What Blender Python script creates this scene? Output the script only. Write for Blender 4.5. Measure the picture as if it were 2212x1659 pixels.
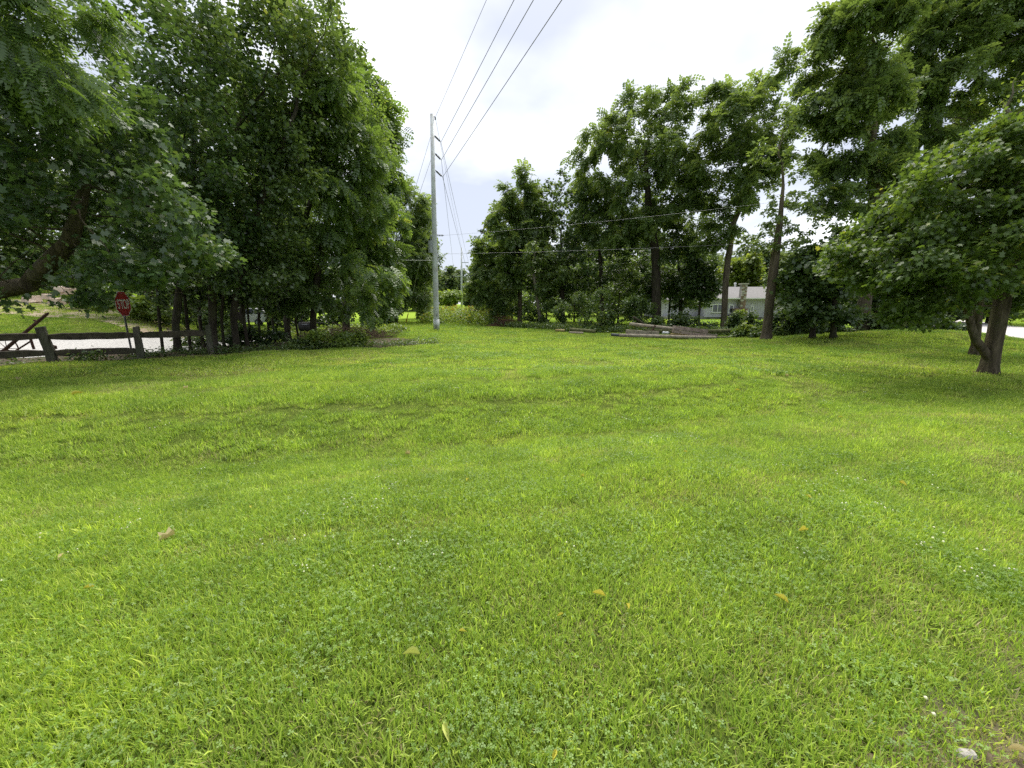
import bpy, math, random
import numpy as np
from mathutils import Vector, Matrix

for o in list(bpy.data.objects):
    bpy.data.objects.remove(o)
rng = np.random.default_rng(7)
random.seed(7)
S = bpy.context.scene
DENOISE = False
C = S.collection

# ------------------------------------------------------------------ camera
F_PX, CX, CY, EYE = 831.0, 1106.0, 829.5, 1.55
PITCH = math.atan((CY - 668.0) / F_PX)          # horizon sits at row 668 of the 2212 px wide view
cam_d = bpy.data.cameras.new('camera')
cam_d.sensor_width = 36.0
cam_d.lens = 36.0 * F_PX / 2212.0
cam_d.clip_start = 0.05
cam_d.clip_end = 2500.0
cam = bpy.data.objects.new('camera', cam_d)
cam.location = (0, 0, EYE)
cam.rotation_euler = (math.pi / 2 - PITCH, 0, 0)
C.objects.link(cam)
S.camera = cam

# ------------------------------------------------------------------ world, sun, exposure
SUN_AZ, SUN_EL = math.radians(12), math.radians(58)      # azimuth to the right of the view direction
W = bpy.data.worlds.new('World'); S.world = W; W.use_nodes = True
nt = W.node_tree; nt.nodes.clear()
def wn(t, **k):
    n = nt.nodes.new(t)
    for a, b in k.items(): setattr(n, a, b)
    return n
out = wn('ShaderNodeOutputWorld'); bg = wn('ShaderNodeBackground')
sky = wn('ShaderNodeTexSky', sky_type='NISHITA')
sky.sun_disc = False; sky.sun_elevation = SUN_EL; sky.sun_rotation = SUN_AZ
sky.air_density = 1.0; sky.dust_density = 2.0
sk = wn('ShaderNodeVectorMath', operation='SCALE'); sk.inputs['Scale'].default_value = 0.07
nt.links.new(sky.outputs[0], sk.inputs[0])
tc = wn('ShaderNodeTexCoord'); sep = wn('ShaderNodeSeparateXYZ'); nt.links.new(tc.outputs['Generated'], sep.inputs[0])
zz = wn('ShaderNodeMath', operation='MAXIMUM'); zz.inputs[1].default_value = 0.0; nt.links.new(sep.outputs['Z'], zz.inputs[0])
za = wn('ShaderNodeMath', operation='ADD'); za.inputs[1].default_value = 0.22; nt.links.new(zz.outputs[0], za.inputs[0])
dx = wn('ShaderNodeMath', operation='DIVIDE'); nt.links.new(sep.outputs['X'], dx.inputs[0]); nt.links.new(za.outputs[0], dx.inputs[1])
dy = wn('ShaderNodeMath', operation='DIVIDE'); nt.links.new(sep.outputs['Y'], dy.inputs[0]); nt.links.new(za.outputs[0], dy.inputs[1])
cmb = wn('ShaderNodeCombineXYZ'); nt.links.new(dx.outputs[0], cmb.inputs['X']); nt.links.new(dy.outputs[0], cmb.inputs['Y'])
cmb.inputs['Z'].default_value = 3.7
n1 = wn('ShaderNodeTexNoise'); n1.inputs['Scale'].default_value = 1.15; n1.inputs['Detail'].default_value = 5; n1.inputs['Roughness'].default_value = 0.5
nt.links.new(cmb.outputs[0], n1.inputs['Vector'])
ramp = wn('ShaderNodeValToRGB'); cr = ramp.color_ramp
cr.elements[0].position = 0.45; cr.elements[0].color = (0.122, 0.131, 0.153, 1)
cr.elements[1].position = 0.76; cr.elements[1].color = (0.35, 0.353, 0.356, 1)
e = cr.elements.new(0.60); e.color = (0.190, 0.195, 0.204, 1)
nt.links.new(n1.outputs['Fac'], ramp.inputs[0])
mixw = wn('ShaderNodeMixRGB'); mixw.inputs['Fac'].default_value = 0.93
nt.links.new(sk.outputs[0], mixw.inputs['Color1']); nt.links.new(ramp.outputs[0], mixw.inputs['Color2'])
nt.links.new(mixw.outputs[0], bg.inputs['Color']); bg.inputs['Strength'].default_value = 1.0
nt.links.new(bg.outputs[0], out.inputs['Surface'])

sun_d = bpy.data.lights.new('sun', 'SUN'); sun_d.energy = 1.5; sun_d.angle = math.radians(55); sun_d.color = (1.0, 0.95, 0.86)
sun = bpy.data.objects.new('sun', sun_d); C.objects.link(sun)
sdir = Vector((math.sin(SUN_AZ) * math.cos(SUN_EL), math.cos(SUN_AZ) * math.cos(SUN_EL), math.sin(SUN_EL)))
sun.rotation_euler = sdir.to_track_quat('Z', 'Y').to_euler(); sun.location = (0, 0, 60)

vs = S.view_settings
vs.view_transform = 'Standard'; vs.look = 'None'; vs.gamma = 1.0; vs.exposure = 2.5; vs.use_curve_mapping = False
S.cycles.use_denoising = DENOISE
S.cycles.max_bounces = 7; S.cycles.diffuse_bounces = 3; S.cycles.glossy_bounces = 2
S.cycles.transmission_bounces = 4; S.cycles.transparent_max_bounces = 4
S.cycles.use_adaptive_sampling = True; S.cycles.adaptive_threshold = 0.008
S.cycles.sample_clamp_indirect = 4.0

# ------------------------------------------------------------------ helpers: tags, meshes, pixels
def tag(o, label=None, cat=None, group=None, kind=None):
    if label: o['label'] = label
    if cat: o['category'] = cat
    if group: o['group'] = group
    if kind: o['kind'] = kind
    return o

def empty(name, loc, label=None, cat=None, group=None, rz=0):
    o = bpy.data.objects.new(name, None); o.empty_display_size = 0.3
    C.objects.link(o); o.location = loc; o.rotation_euler = (0, 0, rz)
    return tag(o, label, cat, group)

def mesh_obj(name, verts, faces, mat, parent=None, smooth=False, world=True):
    me = bpy.data.meshes.new(name)
    me.from_pydata([tuple(v) for v in verts], [], [tuple(f) for f in faces])
    if smooth:
        me.polygons.foreach_set('use_smooth', [True] * len(me.polygons))
    if mat is not None: me.materials.append(mat)
    me.update()
    o = bpy.data.objects.new(name, me); C.objects.link(o)
    if parent is not None:
        o.parent = parent
        if world:
            loc = Matrix.Translation(parent.location) @ parent.rotation_euler.to_matrix().to_4x4()
            if parent.parent is not None:
                g = parent.parent
                loc = Matrix.Translation(g.location) @ g.rotation_euler.to_matrix().to_4x4() @ parent.matrix_parent_inverse @ loc
            o.matrix_parent_inverse = loc.inverted()
    return o

def np_mesh(name, V, Fc, mat, tint=None, smooth=False):
    """V (n,3); Fc: one (m,k) array or a list of such arrays; tint per vertex"""
    if not isinstance(Fc, (list, tuple)): Fc = [Fc]
    Fc = [f for f in Fc if len(f)]
    me = bpy.data.meshes.new(name)
    me.vertices.add(len(V)); me.vertices.foreach_set('co', np.asarray(V, np.float32).ravel())
    loops = np.concatenate([f.ravel() for f in Fc]).astype(np.int32)
    tot = np.concatenate([np.full(len(f), f.shape[1]) for f in Fc]).astype(np.int32)
    st = np.concatenate([[0], np.cumsum(tot)[:-1]]).astype(np.int32)
    me.loops.add(len(loops)); me.loops.foreach_set('vertex_index', loops)
    me.polygons.add(len(tot)); me.polygons.foreach_set('loop_start', st)
    if smooth: me.polygons.foreach_set('use_smooth', np.ones(len(tot), bool))
    if tint is not None:
        a = me.attributes.new('tint', 'FLOAT', 'POINT'); a.data.foreach_set('value', np.asarray(tint, np.float32))
    if mat is not None: me.materials.append(mat)
    me.update(calc_edges=True)
    return me

def link(name, me, parent=None):
    o = bpy.data.objects.new(name, me); C.objects.link(o)
    if parent is not None:
        o.parent = parent
        o.matrix_parent_inverse = (Matrix.Translation(parent.location) @ parent.rotation_euler.to_matrix().to_4x4()).inverted()
    return o

def ray(px, py):
    a, b = (px - CX) / F_PX, (CY - py) / F_PX
    return np.array([a, math.cos(PITCH) + b * math.sin(PITCH), -math.sin(PITCH) + b * math.cos(PITCH)])

def at(px, py, Y):
    d = ray(px, py)
    return np.array([0, 0, EYE]) + d * (Y / d[1])

def sstep(a, b, x):
    t = np.clip((x - a) / (b - a), 0, 1); return t * t * (3 - 2 * t)

def H(x, y):
    """height of the ground"""
    x = np.asarray(x, float); y = np.asarray(y, float)
    z = 0.02 * np.clip(y - 35, 0, 260)
    # shallow swale running diagonally over the lawn
    s = (y - 5.2 - 0.28 * x) / np.sqrt(1 + 0.28 ** 2)
    z = z - 0.31 * np.exp(-(s / 1.3) ** 2) * sstep(-9, -3, x) * (1 - sstep(6, 12, x))
    z = z + 0.17 * np.exp(-((s - 2.9) / 1.5) ** 2) * (1 - sstep(3, 10, x))
    z = z + 0.03 * np.sin(x * 0.7 + 1.3) * np.sin(y * 0.55) + 0.02 * np.sin(x * 1.9 + y * 1.3)
    z = z * sstep(0.6, 3.5, np.hypot(x, y)) 
    # mound on the right
    z = z + 0.62 * np.exp(-((x - 17.8) / 4.2) ** 2 - ((y - 17.0) / 3.2) ** 2)
    # bank beyond the gravel lane on the left
    d = -x * 0.35 + y - 19.5
    z = z + 0.105 * np.clip(d, 0, 28) * (1 - sstep(-1.0, -0.74, x / np.maximum(y, 1.0))) * (1 - sstep(40, 70, y))
    return z

def ground(px, py):
    d = ray(px, py); t = EYE / max(1e-3, -d[2])
    for _ in range(30):
        p = np.array([0, 0, EYE]) + d * t
        h = float(H(p[0], p[1]))
        t2 = (h - EYE) / d[2] if abs(d[2]) > 1e-6 else t
        t = 0.5 * t + 0.5 * min(max(t2, 0.3), 400)
    p = np.array([0, 0, EYE]) + d * t
    p[2] = float(H(p[0], p[1])); return p

def gnd(px, Y):
    """ground point on image column px at world depth Y"""
    p = at(px, 700, Y); x = p[0]
    return np.array([x, Y, float(H(x, Y))])

# ------------------------------------------------------------------ materials
MATS = {}
def nodes_of(name):
    m = bpy.data.materials.new(name); m.use_nodes = True
    t = m.node_tree; t.nodes.clear()
    return m, t

def mk(t, kind, **k):
    n = t.nodes.new(kind)
    for a, b in k.items(): setattr(n, a, b)
    return n

def noise(t, vec, scale, detail=3, rough=0.55, dist=0.0):
    n = mk(t, 'ShaderNodeTexNoise'); n.inputs['Scale'].default_value = scale
    n.inputs['Detail'].default_value = detail; n.inputs['Roughness'].default_value = rough; n.inputs['Distortion'].default_value = dist
    if vec is not None: t.links.new(vec, n.inputs['Vector'])
    return n.outputs['Fac']

def cramp(t, fac, stops):
    r = mk(t, 'ShaderNodeValToRGB'); el = r.color_ramp.elements
    el[0].position, el[0].color = stops[0][0], (*stops[0][1], 1)
    el[1].position, el[1].color = stops[-1][0], (*stops[-1][1], 1)
    for p, c in stops[1:-1]:
        e = el.new(p); e.color = (*c, 1)
    t.links.new(fac, r.inputs[0]); return r.outputs[0]

def mixc(t, fac, a, b, mode='MIX'):
    m = mk(t, 'ShaderNodeMixRGB', blend_type=mode)
    for s, v in ((0, fac), (1, a), (2, b)):
        if hasattr(v, 'is_output'): t.links.new(v, m.inputs[s])
        elif isinstance(v, (int, float)): m.inputs[s].default_value = v
        else: m.inputs[s].default_value = (*v, 1)
    return m.outputs[0]

def surf(name, stops, scale=4.0, stretch=(1, 1, 1), rough=0.8, bump=0.3, bscale=None, metal=0.0, detail=5, coord='Object', spec=0.3, dirt=None, bdist=0.02):
    """general procedural surface: coloured noise, finer relief"""
    m, t = nodes_of(name)
    tcn = mk(t, 'ShaderNodeTexCoord'); mp = mk(t, 'ShaderNodeMapping'); mp.inputs['Scale'].default_value = stretch
    if coord == 'World':
        g = mk(t, 'ShaderNodeNewGeometry'); t.links.new(g.outputs['Position'], mp.inputs[0])
        src = g.outputs['Position']
    else:
        src = tcn.outputs[coord]; t.links.new(src, mp.inputs[0])
    f = noise(t, mp.outputs[0], scale, detail)
    col = cramp(t, f, stops)
    if dirt:
        f2 = noise(t, src, dirt[0], 4)
        fr = cramp(t, f2, [(0.45, (0, 0, 0)), (0.7, (1, 1, 1))])
        col = mixc(t, fr, col, dirt[1])
    b = mk(t, 'ShaderNodeBsdfPrincipled'); t.links.new(col, b.inputs['Base Color'])
    b.inputs['Roughness'].default_value = rough; b.inputs['Metallic'].default_value = metal
    b.inputs['Specular IOR Level'].default_value = spec
    if bump:
        fb = noise(t, mp.outputs[0], bscale or scale * 3, 6, 0.65)
        bn = mk(t, 'ShaderNodeBump'); bn.inputs['Strength'].default_value = bump; bn.inputs['Distance'].default_value = bdist
        t.links.new(fb, bn.inputs['Height']); t.links.new(bn.outputs[0], b.inputs['Normal'])
    o = mk(t, 'ShaderNodeOutputMaterial'); t.links.new(b.outputs[0], o.inputs[0])
    return m

def leafmat(name, dark, light, trans, tfac=0.38, gloss=0.05, hue=None):
    m, t = nodes_of(name)
    a = mk(t, 'ShaderNodeAttribute', attribute_name='tint')
    stops = [(0.0, dark), (0.75, light)] + ([(1.0, hue)] if hue else [(1.0, light)])
    col = cramp(t, a.outputs['Fac'], stops)
    tr = mixc(t, 1.0, col, trans, 'MULTIPLY')
    d = mk(t, 'ShaderNodeBsdfDiffuse'); t.links.new(col, d.inputs[0])
    tl = mk(t, 'ShaderNodeBsdfTranslucent'); t.links.new(tr, tl.inputs[0])
    mx = mk(t, 'ShaderNodeMixShader'); mx.inputs[0].default_value = tfac
    t.links.new(d.outputs[0], mx.inputs[1]); t.links.new(tl.outputs[0], mx.inputs[2])
    g = mk(t, 'ShaderNodeBsdfGlossy'); g.inputs['Roughness'].default_value = 0.38
    m2 = mk(t, 'ShaderNodeMixShader'); m2.inputs[0].default_value = gloss
    t.links.new(mx.outputs[0], m2.inputs[1]); t.links.new(g.outputs[0], m2.inputs[2])
    o = mk(t, 'ShaderNodeOutputMaterial'); t.links.new(m2.outputs[0], o.inputs[0])
    return m

T2 = (2.3, 2.1, 1.1)
M = {}
M['maple'] = leafmat('maple_leaf', (0.036, 0.072, 0.024), (0.078, 0.138, 0.044), T2, 0.36, 0.06, (0.15, 0.18, 0.04))
M['maple_right'] = leafmat('maple_leaf_right', (0.044, 0.082, 0.018), (0.098, 0.160, 0.030), T2, 0.36, 0.04, (0.22, 0.24, 0.04))
M['grove'] = leafmat('grove_leaf', (0.048, 0.086, 0.026), (0.105, 0.165, 0.05), T2, 0.36, 0.06, (0.17, 0.2, 0.05))
M['walnut'] = leafmat('walnut_leaf', (0.058, 0.108, 0.026), (0.12, 0.192, 0.05), T2, 0.42, 0.05, (0.2, 0.24, 0.05))
M['walnut_far'] = leafmat('walnut_leaf_far', (0.066, 0.112, 0.034), (0.135, 0.2, 0.06), T2, 0.40, 0.04, (0.2, 0.23, 0.05))
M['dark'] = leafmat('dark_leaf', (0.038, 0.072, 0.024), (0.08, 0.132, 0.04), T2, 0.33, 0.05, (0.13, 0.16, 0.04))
M['shrub'] = leafmat('shrub_leaf', (0.046, 0.088, 0.026), (0.11, 0.17, 0.048), T2, 0.36, 0.05, (0.18, 0.21, 0.04))
M['yellow'] = leafmat('yellowing_leaf', (0.075, 0.115, 0.02), (0.13, 0.185, 0.035), T2, 0.40, 0.04, (0.2, 0.23, 0.04))
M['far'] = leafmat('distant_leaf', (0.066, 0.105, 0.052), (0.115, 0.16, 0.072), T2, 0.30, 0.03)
M['weed'] = leafmat('weed_leaf', (0.07, 0.125, 0.024), (0.16, 0.23, 0.046), T2, 0.36, 0.04, (0.27, 0.28, 0.05))
M['goldenrod'] = leafmat('goldenrod_flower', (0.40, 0.30, 0.03), (0.55, 0.42, 0.04), (1.2, 1.1, 0.6), 0.2, 0.02)
M['dead_twig'] = surf('dead_twig', [(0.3, (0.10, 0.065, 0.045)), (0.7, (0.20, 0.14, 0.10))], 8, rough=0.9, bump=0)
M['red_twig'] = surf('red_twig', [(0.3, (0.07, 0.028, 0.024)), (0.7, (0.14, 0.06, 0.05))], 8, rough=0.9, bump=0)

def barkmat(name, stops, scale=9.0, bump=1.0):
    m, t = nodes_of(name)
    tcn = mk(t, 'ShaderNodeTexCoord'); mp = mk(t, 'ShaderNodeMapping'); mp.inputs['Scale'].default_value = (1, 1, 0.16)
    t.links.new(tcn.outputs['Object'], mp.inputs[0])
    f = noise(t, mp.outputs[0], scale, 6, 0.65, 0.4)
    f2 = noise(t, tcn.outputs['Object'], 1.3, 3)
    col = cramp(t, f, stops)
    moss = cramp(t, f2, [(0.50, (0, 0, 0)), (0.75, (0.55, 0.55, 0.55))])
    col = mixc(t, moss, col, (0.085, 0.095, 0.045))
    b = mk(t, 'ShaderNodeBsdfPrincipled'); t.links.new(col, b.inputs['Base Color']); b.inputs['Roughness'].default_value = 0.95
    b.inputs['Specular IOR Level'].default_value = 0.15
    bn = mk(t, 'ShaderNodeBump'); bn.inputs['Strength'].default_value = bump; bn.inputs['Distance'].default_value = 0.06
    t.links.new(f, bn.inputs['Height']); t.links.new(bn.outputs[0], b.inputs['Normal'])
    o = mk(t, 'ShaderNodeOutputMaterial'); t.links.new(b.outputs[0], o.inputs[0])
    return m
M['bark'] = barkmat('bark_grey_brown', [(0.25, (0.035, 0.028, 0.020)), (0.5, (0.10, 0.082, 0.058)), (0.8, (0.20, 0.165, 0.12))])
M['bark_dark'] = barkmat('bark_dark', [(0.25, (0.018, 0.015, 0.012)), (0.5, (0.050, 0.042, 0.032)), (0.8, (0.10, 0.085, 0.065))])
M['bark_pale'] = barkmat('bark_pale', [(0.25, (0.07, 0.06, 0.048)), (0.5, (0.16, 0.14, 0.11)), (0.8, (0.30, 0.27, 0.22))])
M['bark_maple'] = barkmat('bark_maple', [(0.25, (0.022, 0.018, 0.012)), (0.5, (0.085, 0.070, 0.047)), (0.8, (0.19, 0.155, 0.105))], 11.0, 1.0)

# ------------------------------------------------------------------ ground
def lawn_far_mat():
    m, t = nodes_of('lawn_ground')
    g = mk(t, 'ShaderNodeNewGeometry'); P = g.outputs['Position']
    big = noise(t, P, 0.22, 4); mid = noise(t, P, 1.7, 5, 0.6); fine = noise(t, P, 60.0, 6, 0.8); soil = noise(t, P, 0.75, 5, 0.6)
    grass = cramp(t, mid, [(0.25, (0.150, 0.235, 0.030)), (0.5, (0.215, 0.315, 0.040)), (0.8, (0.28, 0.38, 0.058))])
    grass = mixc(t, cramp(t, fine, [(0.32, (0.32, 0.32, 0.32)), (0.62, (0, 0, 0))]), grass, (0.050, 0.075, 0.014))
    dry = cramp(t, soil, [(0.56, (0, 0, 0)), (0.72, (0.8, 0.8, 0.8))])
    col = mixc(t, dry, grass, (0.22, 0.195, 0.085))
    # under the tufts lies thatch; farther than the tufts reach the sheet itself is turf
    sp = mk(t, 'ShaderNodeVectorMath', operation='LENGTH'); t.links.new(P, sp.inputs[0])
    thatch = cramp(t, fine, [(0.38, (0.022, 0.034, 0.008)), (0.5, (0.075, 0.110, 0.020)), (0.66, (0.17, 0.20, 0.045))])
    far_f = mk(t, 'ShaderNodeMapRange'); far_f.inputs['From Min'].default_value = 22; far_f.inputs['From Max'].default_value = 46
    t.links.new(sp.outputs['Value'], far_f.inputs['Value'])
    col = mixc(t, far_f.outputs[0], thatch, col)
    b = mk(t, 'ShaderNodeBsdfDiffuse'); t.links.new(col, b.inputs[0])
    bn = mk(t, 'ShaderNodeBump'); bn.inputs['Strength'].default_value = 0.6; bn.inputs['Distance'].default_value = 0.04
    t.links.new(fine, bn.inputs['Height']); t.links.new(bn.outputs[0], b.inputs['Normal'])
    o = mk(t, 'ShaderNodeOutputMaterial'); t.links.new(b.outputs[0], o.inputs[0])
    return m

gx = np.sinh(np.linspace(-5.6, 5.6, 241)) / math.sinh(5.6) * 900
gy = np.concatenate([-np.sinh(np.linspace(4.2, 0.3, 30)) / math.sinh(4.2) * 300, np.sinh(np.linspace(0.0, 6.2, 260)) / math.sinh(6.2) * 1500])
XX, YY = np.meshgrid(gx, gy)
ZZ = H(XX, YY)
idx = np.arange(XX.size).reshape(XX.shape)
Q = np.stack([idx[:-1, :-1], idx[:-1, 1:], idx[1:, 1:], idx[1:, :-1]], -1).reshape(-1, 4)
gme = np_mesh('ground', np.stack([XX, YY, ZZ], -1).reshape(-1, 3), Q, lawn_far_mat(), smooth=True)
tag(link('ground', gme), kind='structure')

def strip(name, pts, mat, dz, n=80, kind='structure', jitter=0.0):
    """sheet draped over the ground between a left and a right edge polyline [(xl,yl,xr,yr), ...]"""
    P = np.array(pts, float); s = np.linspace(0, len(P) - 1, n)
    E = np.stack([np.interp(s, np.arange(len(P)), P[:, k]) for k in range(4)], -1)
    if jitter:
        E = E + np.convolve(rng.normal(0, jitter, n * 4), np.ones(3) / 3, 'same').reshape(n, 4)
    w = np.linspace(0, 1, 14)
    X = E[:, None, 0] * (1 - w) + E[:, None, 2] * w; Y = E[:, None, 1] * (1 - w) + E[:, None, 3] * w
    Z = H(X, Y) + dz
    i = np.arange(X.size).reshape(X.shape)
    q = np.stack([i[:-1, :-1], i[:-1, 1:], i[1:, 1:], i[1:, :-1]], -1).reshape(-1, 4)
    me = np_mesh(name, np.stack([X, Y, Z], -1).reshape(-1, 3), q, mat, smooth=True)
    o = link(name, me); tag(o, kind=kind); return o

M['gravel'] = surf('gravel', [(0.25, (0.26, 0.25, 0.24)), (0.5, (0.46, 0.45, 0.43)), (0.8, (0.62, 0.60, 0.57))], 14, rough=0.95, bump=0.8, bscale=30, coord='World')
M['dirt'] = surf('packed_dirt', [(0.25, (0.25, 0.19, 0.12)), (0.5, (0.40, 0.32, 0.22)), (0.8, (0.52, 0.44, 0.32))], 3, rough=0.95, bump=0.6, bscale=18, coord='World')
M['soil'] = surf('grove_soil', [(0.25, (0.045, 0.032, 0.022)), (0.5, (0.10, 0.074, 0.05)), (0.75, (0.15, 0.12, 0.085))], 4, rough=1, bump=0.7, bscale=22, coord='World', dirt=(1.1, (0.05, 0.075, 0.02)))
M['concrete'] = surf('concrete', [(0.3, (0.36, 0.34, 0.32)), (0.6, (0.50, 0.48, 0.46)), (0.8, (0.58, 0.57, 0.55))], 3, rough=0.9, bump=0.25, bscale=40, coord='World')

# fence line on the left, in metres
FA, FB = gnd(97, 11.2), gnd(292, 12.2)
FU = (FB - FA) / np.linalg.norm(FB[:2] - FA[:2])
FN = np.array([-FU[1], FU[0], 0])
def fl(s, off):
    p = FA + FU * s + FN * off; return p[0], p[1]
def edge(s, o0, o1):
    return (*fl(s, o0), *fl(s, o1))
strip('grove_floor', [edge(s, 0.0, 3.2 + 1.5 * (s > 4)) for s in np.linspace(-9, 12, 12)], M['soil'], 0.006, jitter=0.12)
strip('gravel_lane', [edge(-14, 2.3, 7.2), edge(-6, 2.3, 7.4), edge(0, 2.3, 7.6), edge(2.4, 2.4, 7.8), edge(4.3, 4.4, 9.8), edge(5.6, 8, 13.5)], M['gravel'], 0.016, jitter=0.06)
strip('dirt_drive', [(*fl(1.0, 7.2), *fl(4.2, 7.6)), (*fl(-.5, 9.5), *fl(3.4, 10.5)), (*fl(-2.5, 13), *fl(2.6, 14.5)), (*fl(-8, 17.5), *fl(-3.5, 20)), (*fl(-15, 22), *fl(-9, 27))], M['dirt'], 0.026, jitter=0.1)
# road beyond the right maple and the paved edge at the lower right corner
SL = [(19, 2), (22, 10), (24.3, 15), (26.2, 19.5), (32.5, 27), (41, 38), (61, 60)]
strip('street', [(x, y, x + 5.5, y - 2.5) for x, y in SL], M['concrete'], 0.03)
CA, CB = ground(2085, 1659)[:2], ground(2212, 1530)[:2]
CU = (CB - CA) / np.linalg.norm(CB - CA); CN = np.array([CU[1], -CU[0]])
def cl_(s_, o_): p = CA + CU * s_ + CN * o_; return p[0], p[1]
strip('bare_soil', [(*cl_(q, -.16), *cl_(q, .30)) for q in np.linspace(-1.5, 2.5, 9)], M['soil'], 0.008, jitter=0.03)
strip('concrete_path', [(*cl_(q, .26), *cl_(q, 1.6)) for q in np.linspace(-1.5, 3.5, 9)], M['concrete'], 0.012, jitter=0.012)

# ------------------------------------------------------------------ grass: one object, tufts scattered over the lawn
def grassmat(name):
    m, t = nodes_of(name)
    a = mk(t, 'ShaderNodeAttribute', attribute_name='tint')
    g = mk(t, 'ShaderNodeNewGeometry'); P = g.outputs['Position']
    oi = mk(t, 'ShaderNodeObjectInfo')
    col = cramp(t, a.outputs['Fac'], [(0.0, (0.105, 0.185, 0.038)), (0.25, (0.240, 0.335, 0.050)), (0.5, (0.375, 0.465, 0.076)), (0.62, (0.51, 0.585, 0.118)), (0.70, (0.098, 0.180, 0.026)), (0.80, (0.160, 0.260, 0.036)), (0.86, (0.28, 0.235, 0.105)), (0.94, (0.42, 0.36, 0.20)), (0.97, (0.65, 0.63, 0.56))])
    r = [n for n in t.nodes if n.type == 'VALTORGB'][0]
    big = noise(t, P, 0.33, 4, 0.6); mid = noise(t, P, 1.3, 3, 0.6)
    v1 = cramp(t, big, [(0.30, (0.86, 0.88, 0.90)), (0.52, (1, 1, 1)), (0.72, (1.10, 1.06, 0.95))])
    v2 = cramp(t, mid, [(0.28, (0.84, 0.87, 0.88)), (0.5, (1, 1, 1)), (0.72, (1.10, 1.07, 1.0))])
    col = mixc(t, 1.0, col, v1, 'MULTIPLY'); col = mixc(t, 1.0, col, v2, 'MULTIPLY')
    rv = mk(t, 'ShaderNodeMapRange'); rv.inputs['To Min'].default_value = 0.82; rv.inputs['To Max'].default_value = 1.18
    t.links.new(oi.outputs['Random'], rv.inputs['Value'])
    hs = mk(t, 'ShaderNodeHueSaturation'); t.links.new(rv.outputs[0], hs.inputs['Value']); t.links.new(col, hs.inputs['Color'])
    col = hs.outputs[0]
    d = mk(t, 'ShaderNodeBsdfDiffuse'); t.links.new(col, d.inputs[0])
    tr = mixc(t, 1.0, col, (1.45, 1.65, 0.95), 'MULTIPLY')
    tl = mk(t, 'ShaderNodeBsdfTranslucent'); t.links.new(tr, tl.inputs[0])
    mx = mk(t, 'ShaderNodeMixShader'); mx.inputs[0].default_value = 0.36
    t.links.new(d.outputs[0], mx.inputs[1]); t.links.new(tl.outputs[0], mx.inputs[2])
    gl = mk(t, 'ShaderNodeBsdfGlossy'); gl.inputs['Roughness'].default_value = 0.42
    m2 = mk(t, 'ShaderNodeMixShader'); m2.inputs[0].default_value = 0.025
    t.links.new(mx.outputs[0], m2.inputs[1]); t.links.new(gl.outputs[0], m2.inputs[2])
    o = mk(t, 'ShaderNodeOutputMaterial'); t.links.new(m2.outputs[0], o.inputs[0])
    return m
M['grass'] = grassmat('lawn_grass')

def blades(n, rad, h0, h1, w0, w1, t0, t1, lean=0.6):
    a = rng.uniform(0, 2 * np.pi, n); r = rad * np.sqrt(rng.uniform(0, 1, n))
    b = np.stack([r * np.cos(a), r * np.sin(a), np.full(n, -0.01)], -1)
    h = rng.uniform(h0, h1, n); w = rng.uniform(w0, w1, n) * 0.5
    th = rng.uniform(0, 2 * np.pi, n); ln = np.abs(rng.normal(0, lean * .8, n)); bend = rng.uniform(0.05, 0.65, n)
    d = np.stack([np.cos(th), np.sin(th), 0 * th], -1); s = np.stack([-np.sin(th), np.cos(th), 0 * th], -1)
    tw = rng.uniform(-0.9, 0.9, n)[:, None]; s = s * np.cos(tw) + d * np.sin(tw)
    up = np.array([0, 0, 1.0])
    mid = b + (up * np.cos(ln)[:, None] + d * np.sin(ln)[:, None]) * (h * 0.55)[:, None]
    l2 = np.minimum(ln + bend, 2.0)
    tip = mid + (up * np.cos(l2)[:, None] + d * np.sin(l2)[:, None]) * (h * 0.5)[:, None]
    V = np.stack([b - s * w[:, None], b + s * w[:, None], mid + s * (w * 0.9)[:, None], mid - s * (w * 0.9)[:, None], tip], 1)
    k = np.arange(n)[:, None] * 5
    q = k + np.array([0, 1, 2, 3]); t3 = k + np.array([3, 2, 4])
    tint = np.repeat(rng.uniform(t0, t1, n), 5)
    return V.reshape(-1, 3), [q], [t3], tint

def clovers(n, rad, h0, h1, sz, t0=0.70, t1=0.80):
    Vs, Qs, ts = [], [], []; c = 0
    for _ in range(n):
        a = random.uniform(0, 6.283); r = rad * math.sqrt(random.random()); z = random.uniform(h0, h1); s = sz * random.uniform(0.7, 1.25)
        cpos = np.array([r * math.cos(a), r * math.sin(a), z]); tx, ty = random.uniform(-.4, .4), random.uniform(-.4, .4)
        ro = random.uniform(0, 6.283); tt = random.uniform(t0, t1)
        for k in range(3):
            an = ro + k * 2.094
            def P(l, w, zz=0.0):
                x = l * math.cos(an) - w * math.sin(an); y = l * math.sin(an) + w * math.cos(an)
                return cpos + np.array([x, y, x * tx + y * ty + zz])
            Vs += [P(0, 0), P(s * .62, s * .42, s * .12), P(s, 0, 0), P(s * .62, -s * .42, s * .12)]
            Qs.append([c, c + 1, c + 2, c + 3]); ts += [tt] * 4; c += 4
        st = cpos.copy(); st[2] = -0.01
        Vs += [st, st + [0.0015, 0, 0], cpos + [0.0015, 0, 0], cpos]; Qs.append([c, c + 1, c + 2, c + 3]); ts += [0.2] * 4; c += 4
    return np.array(Vs), [np.array(Qs)], [], np.array(ts)

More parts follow.
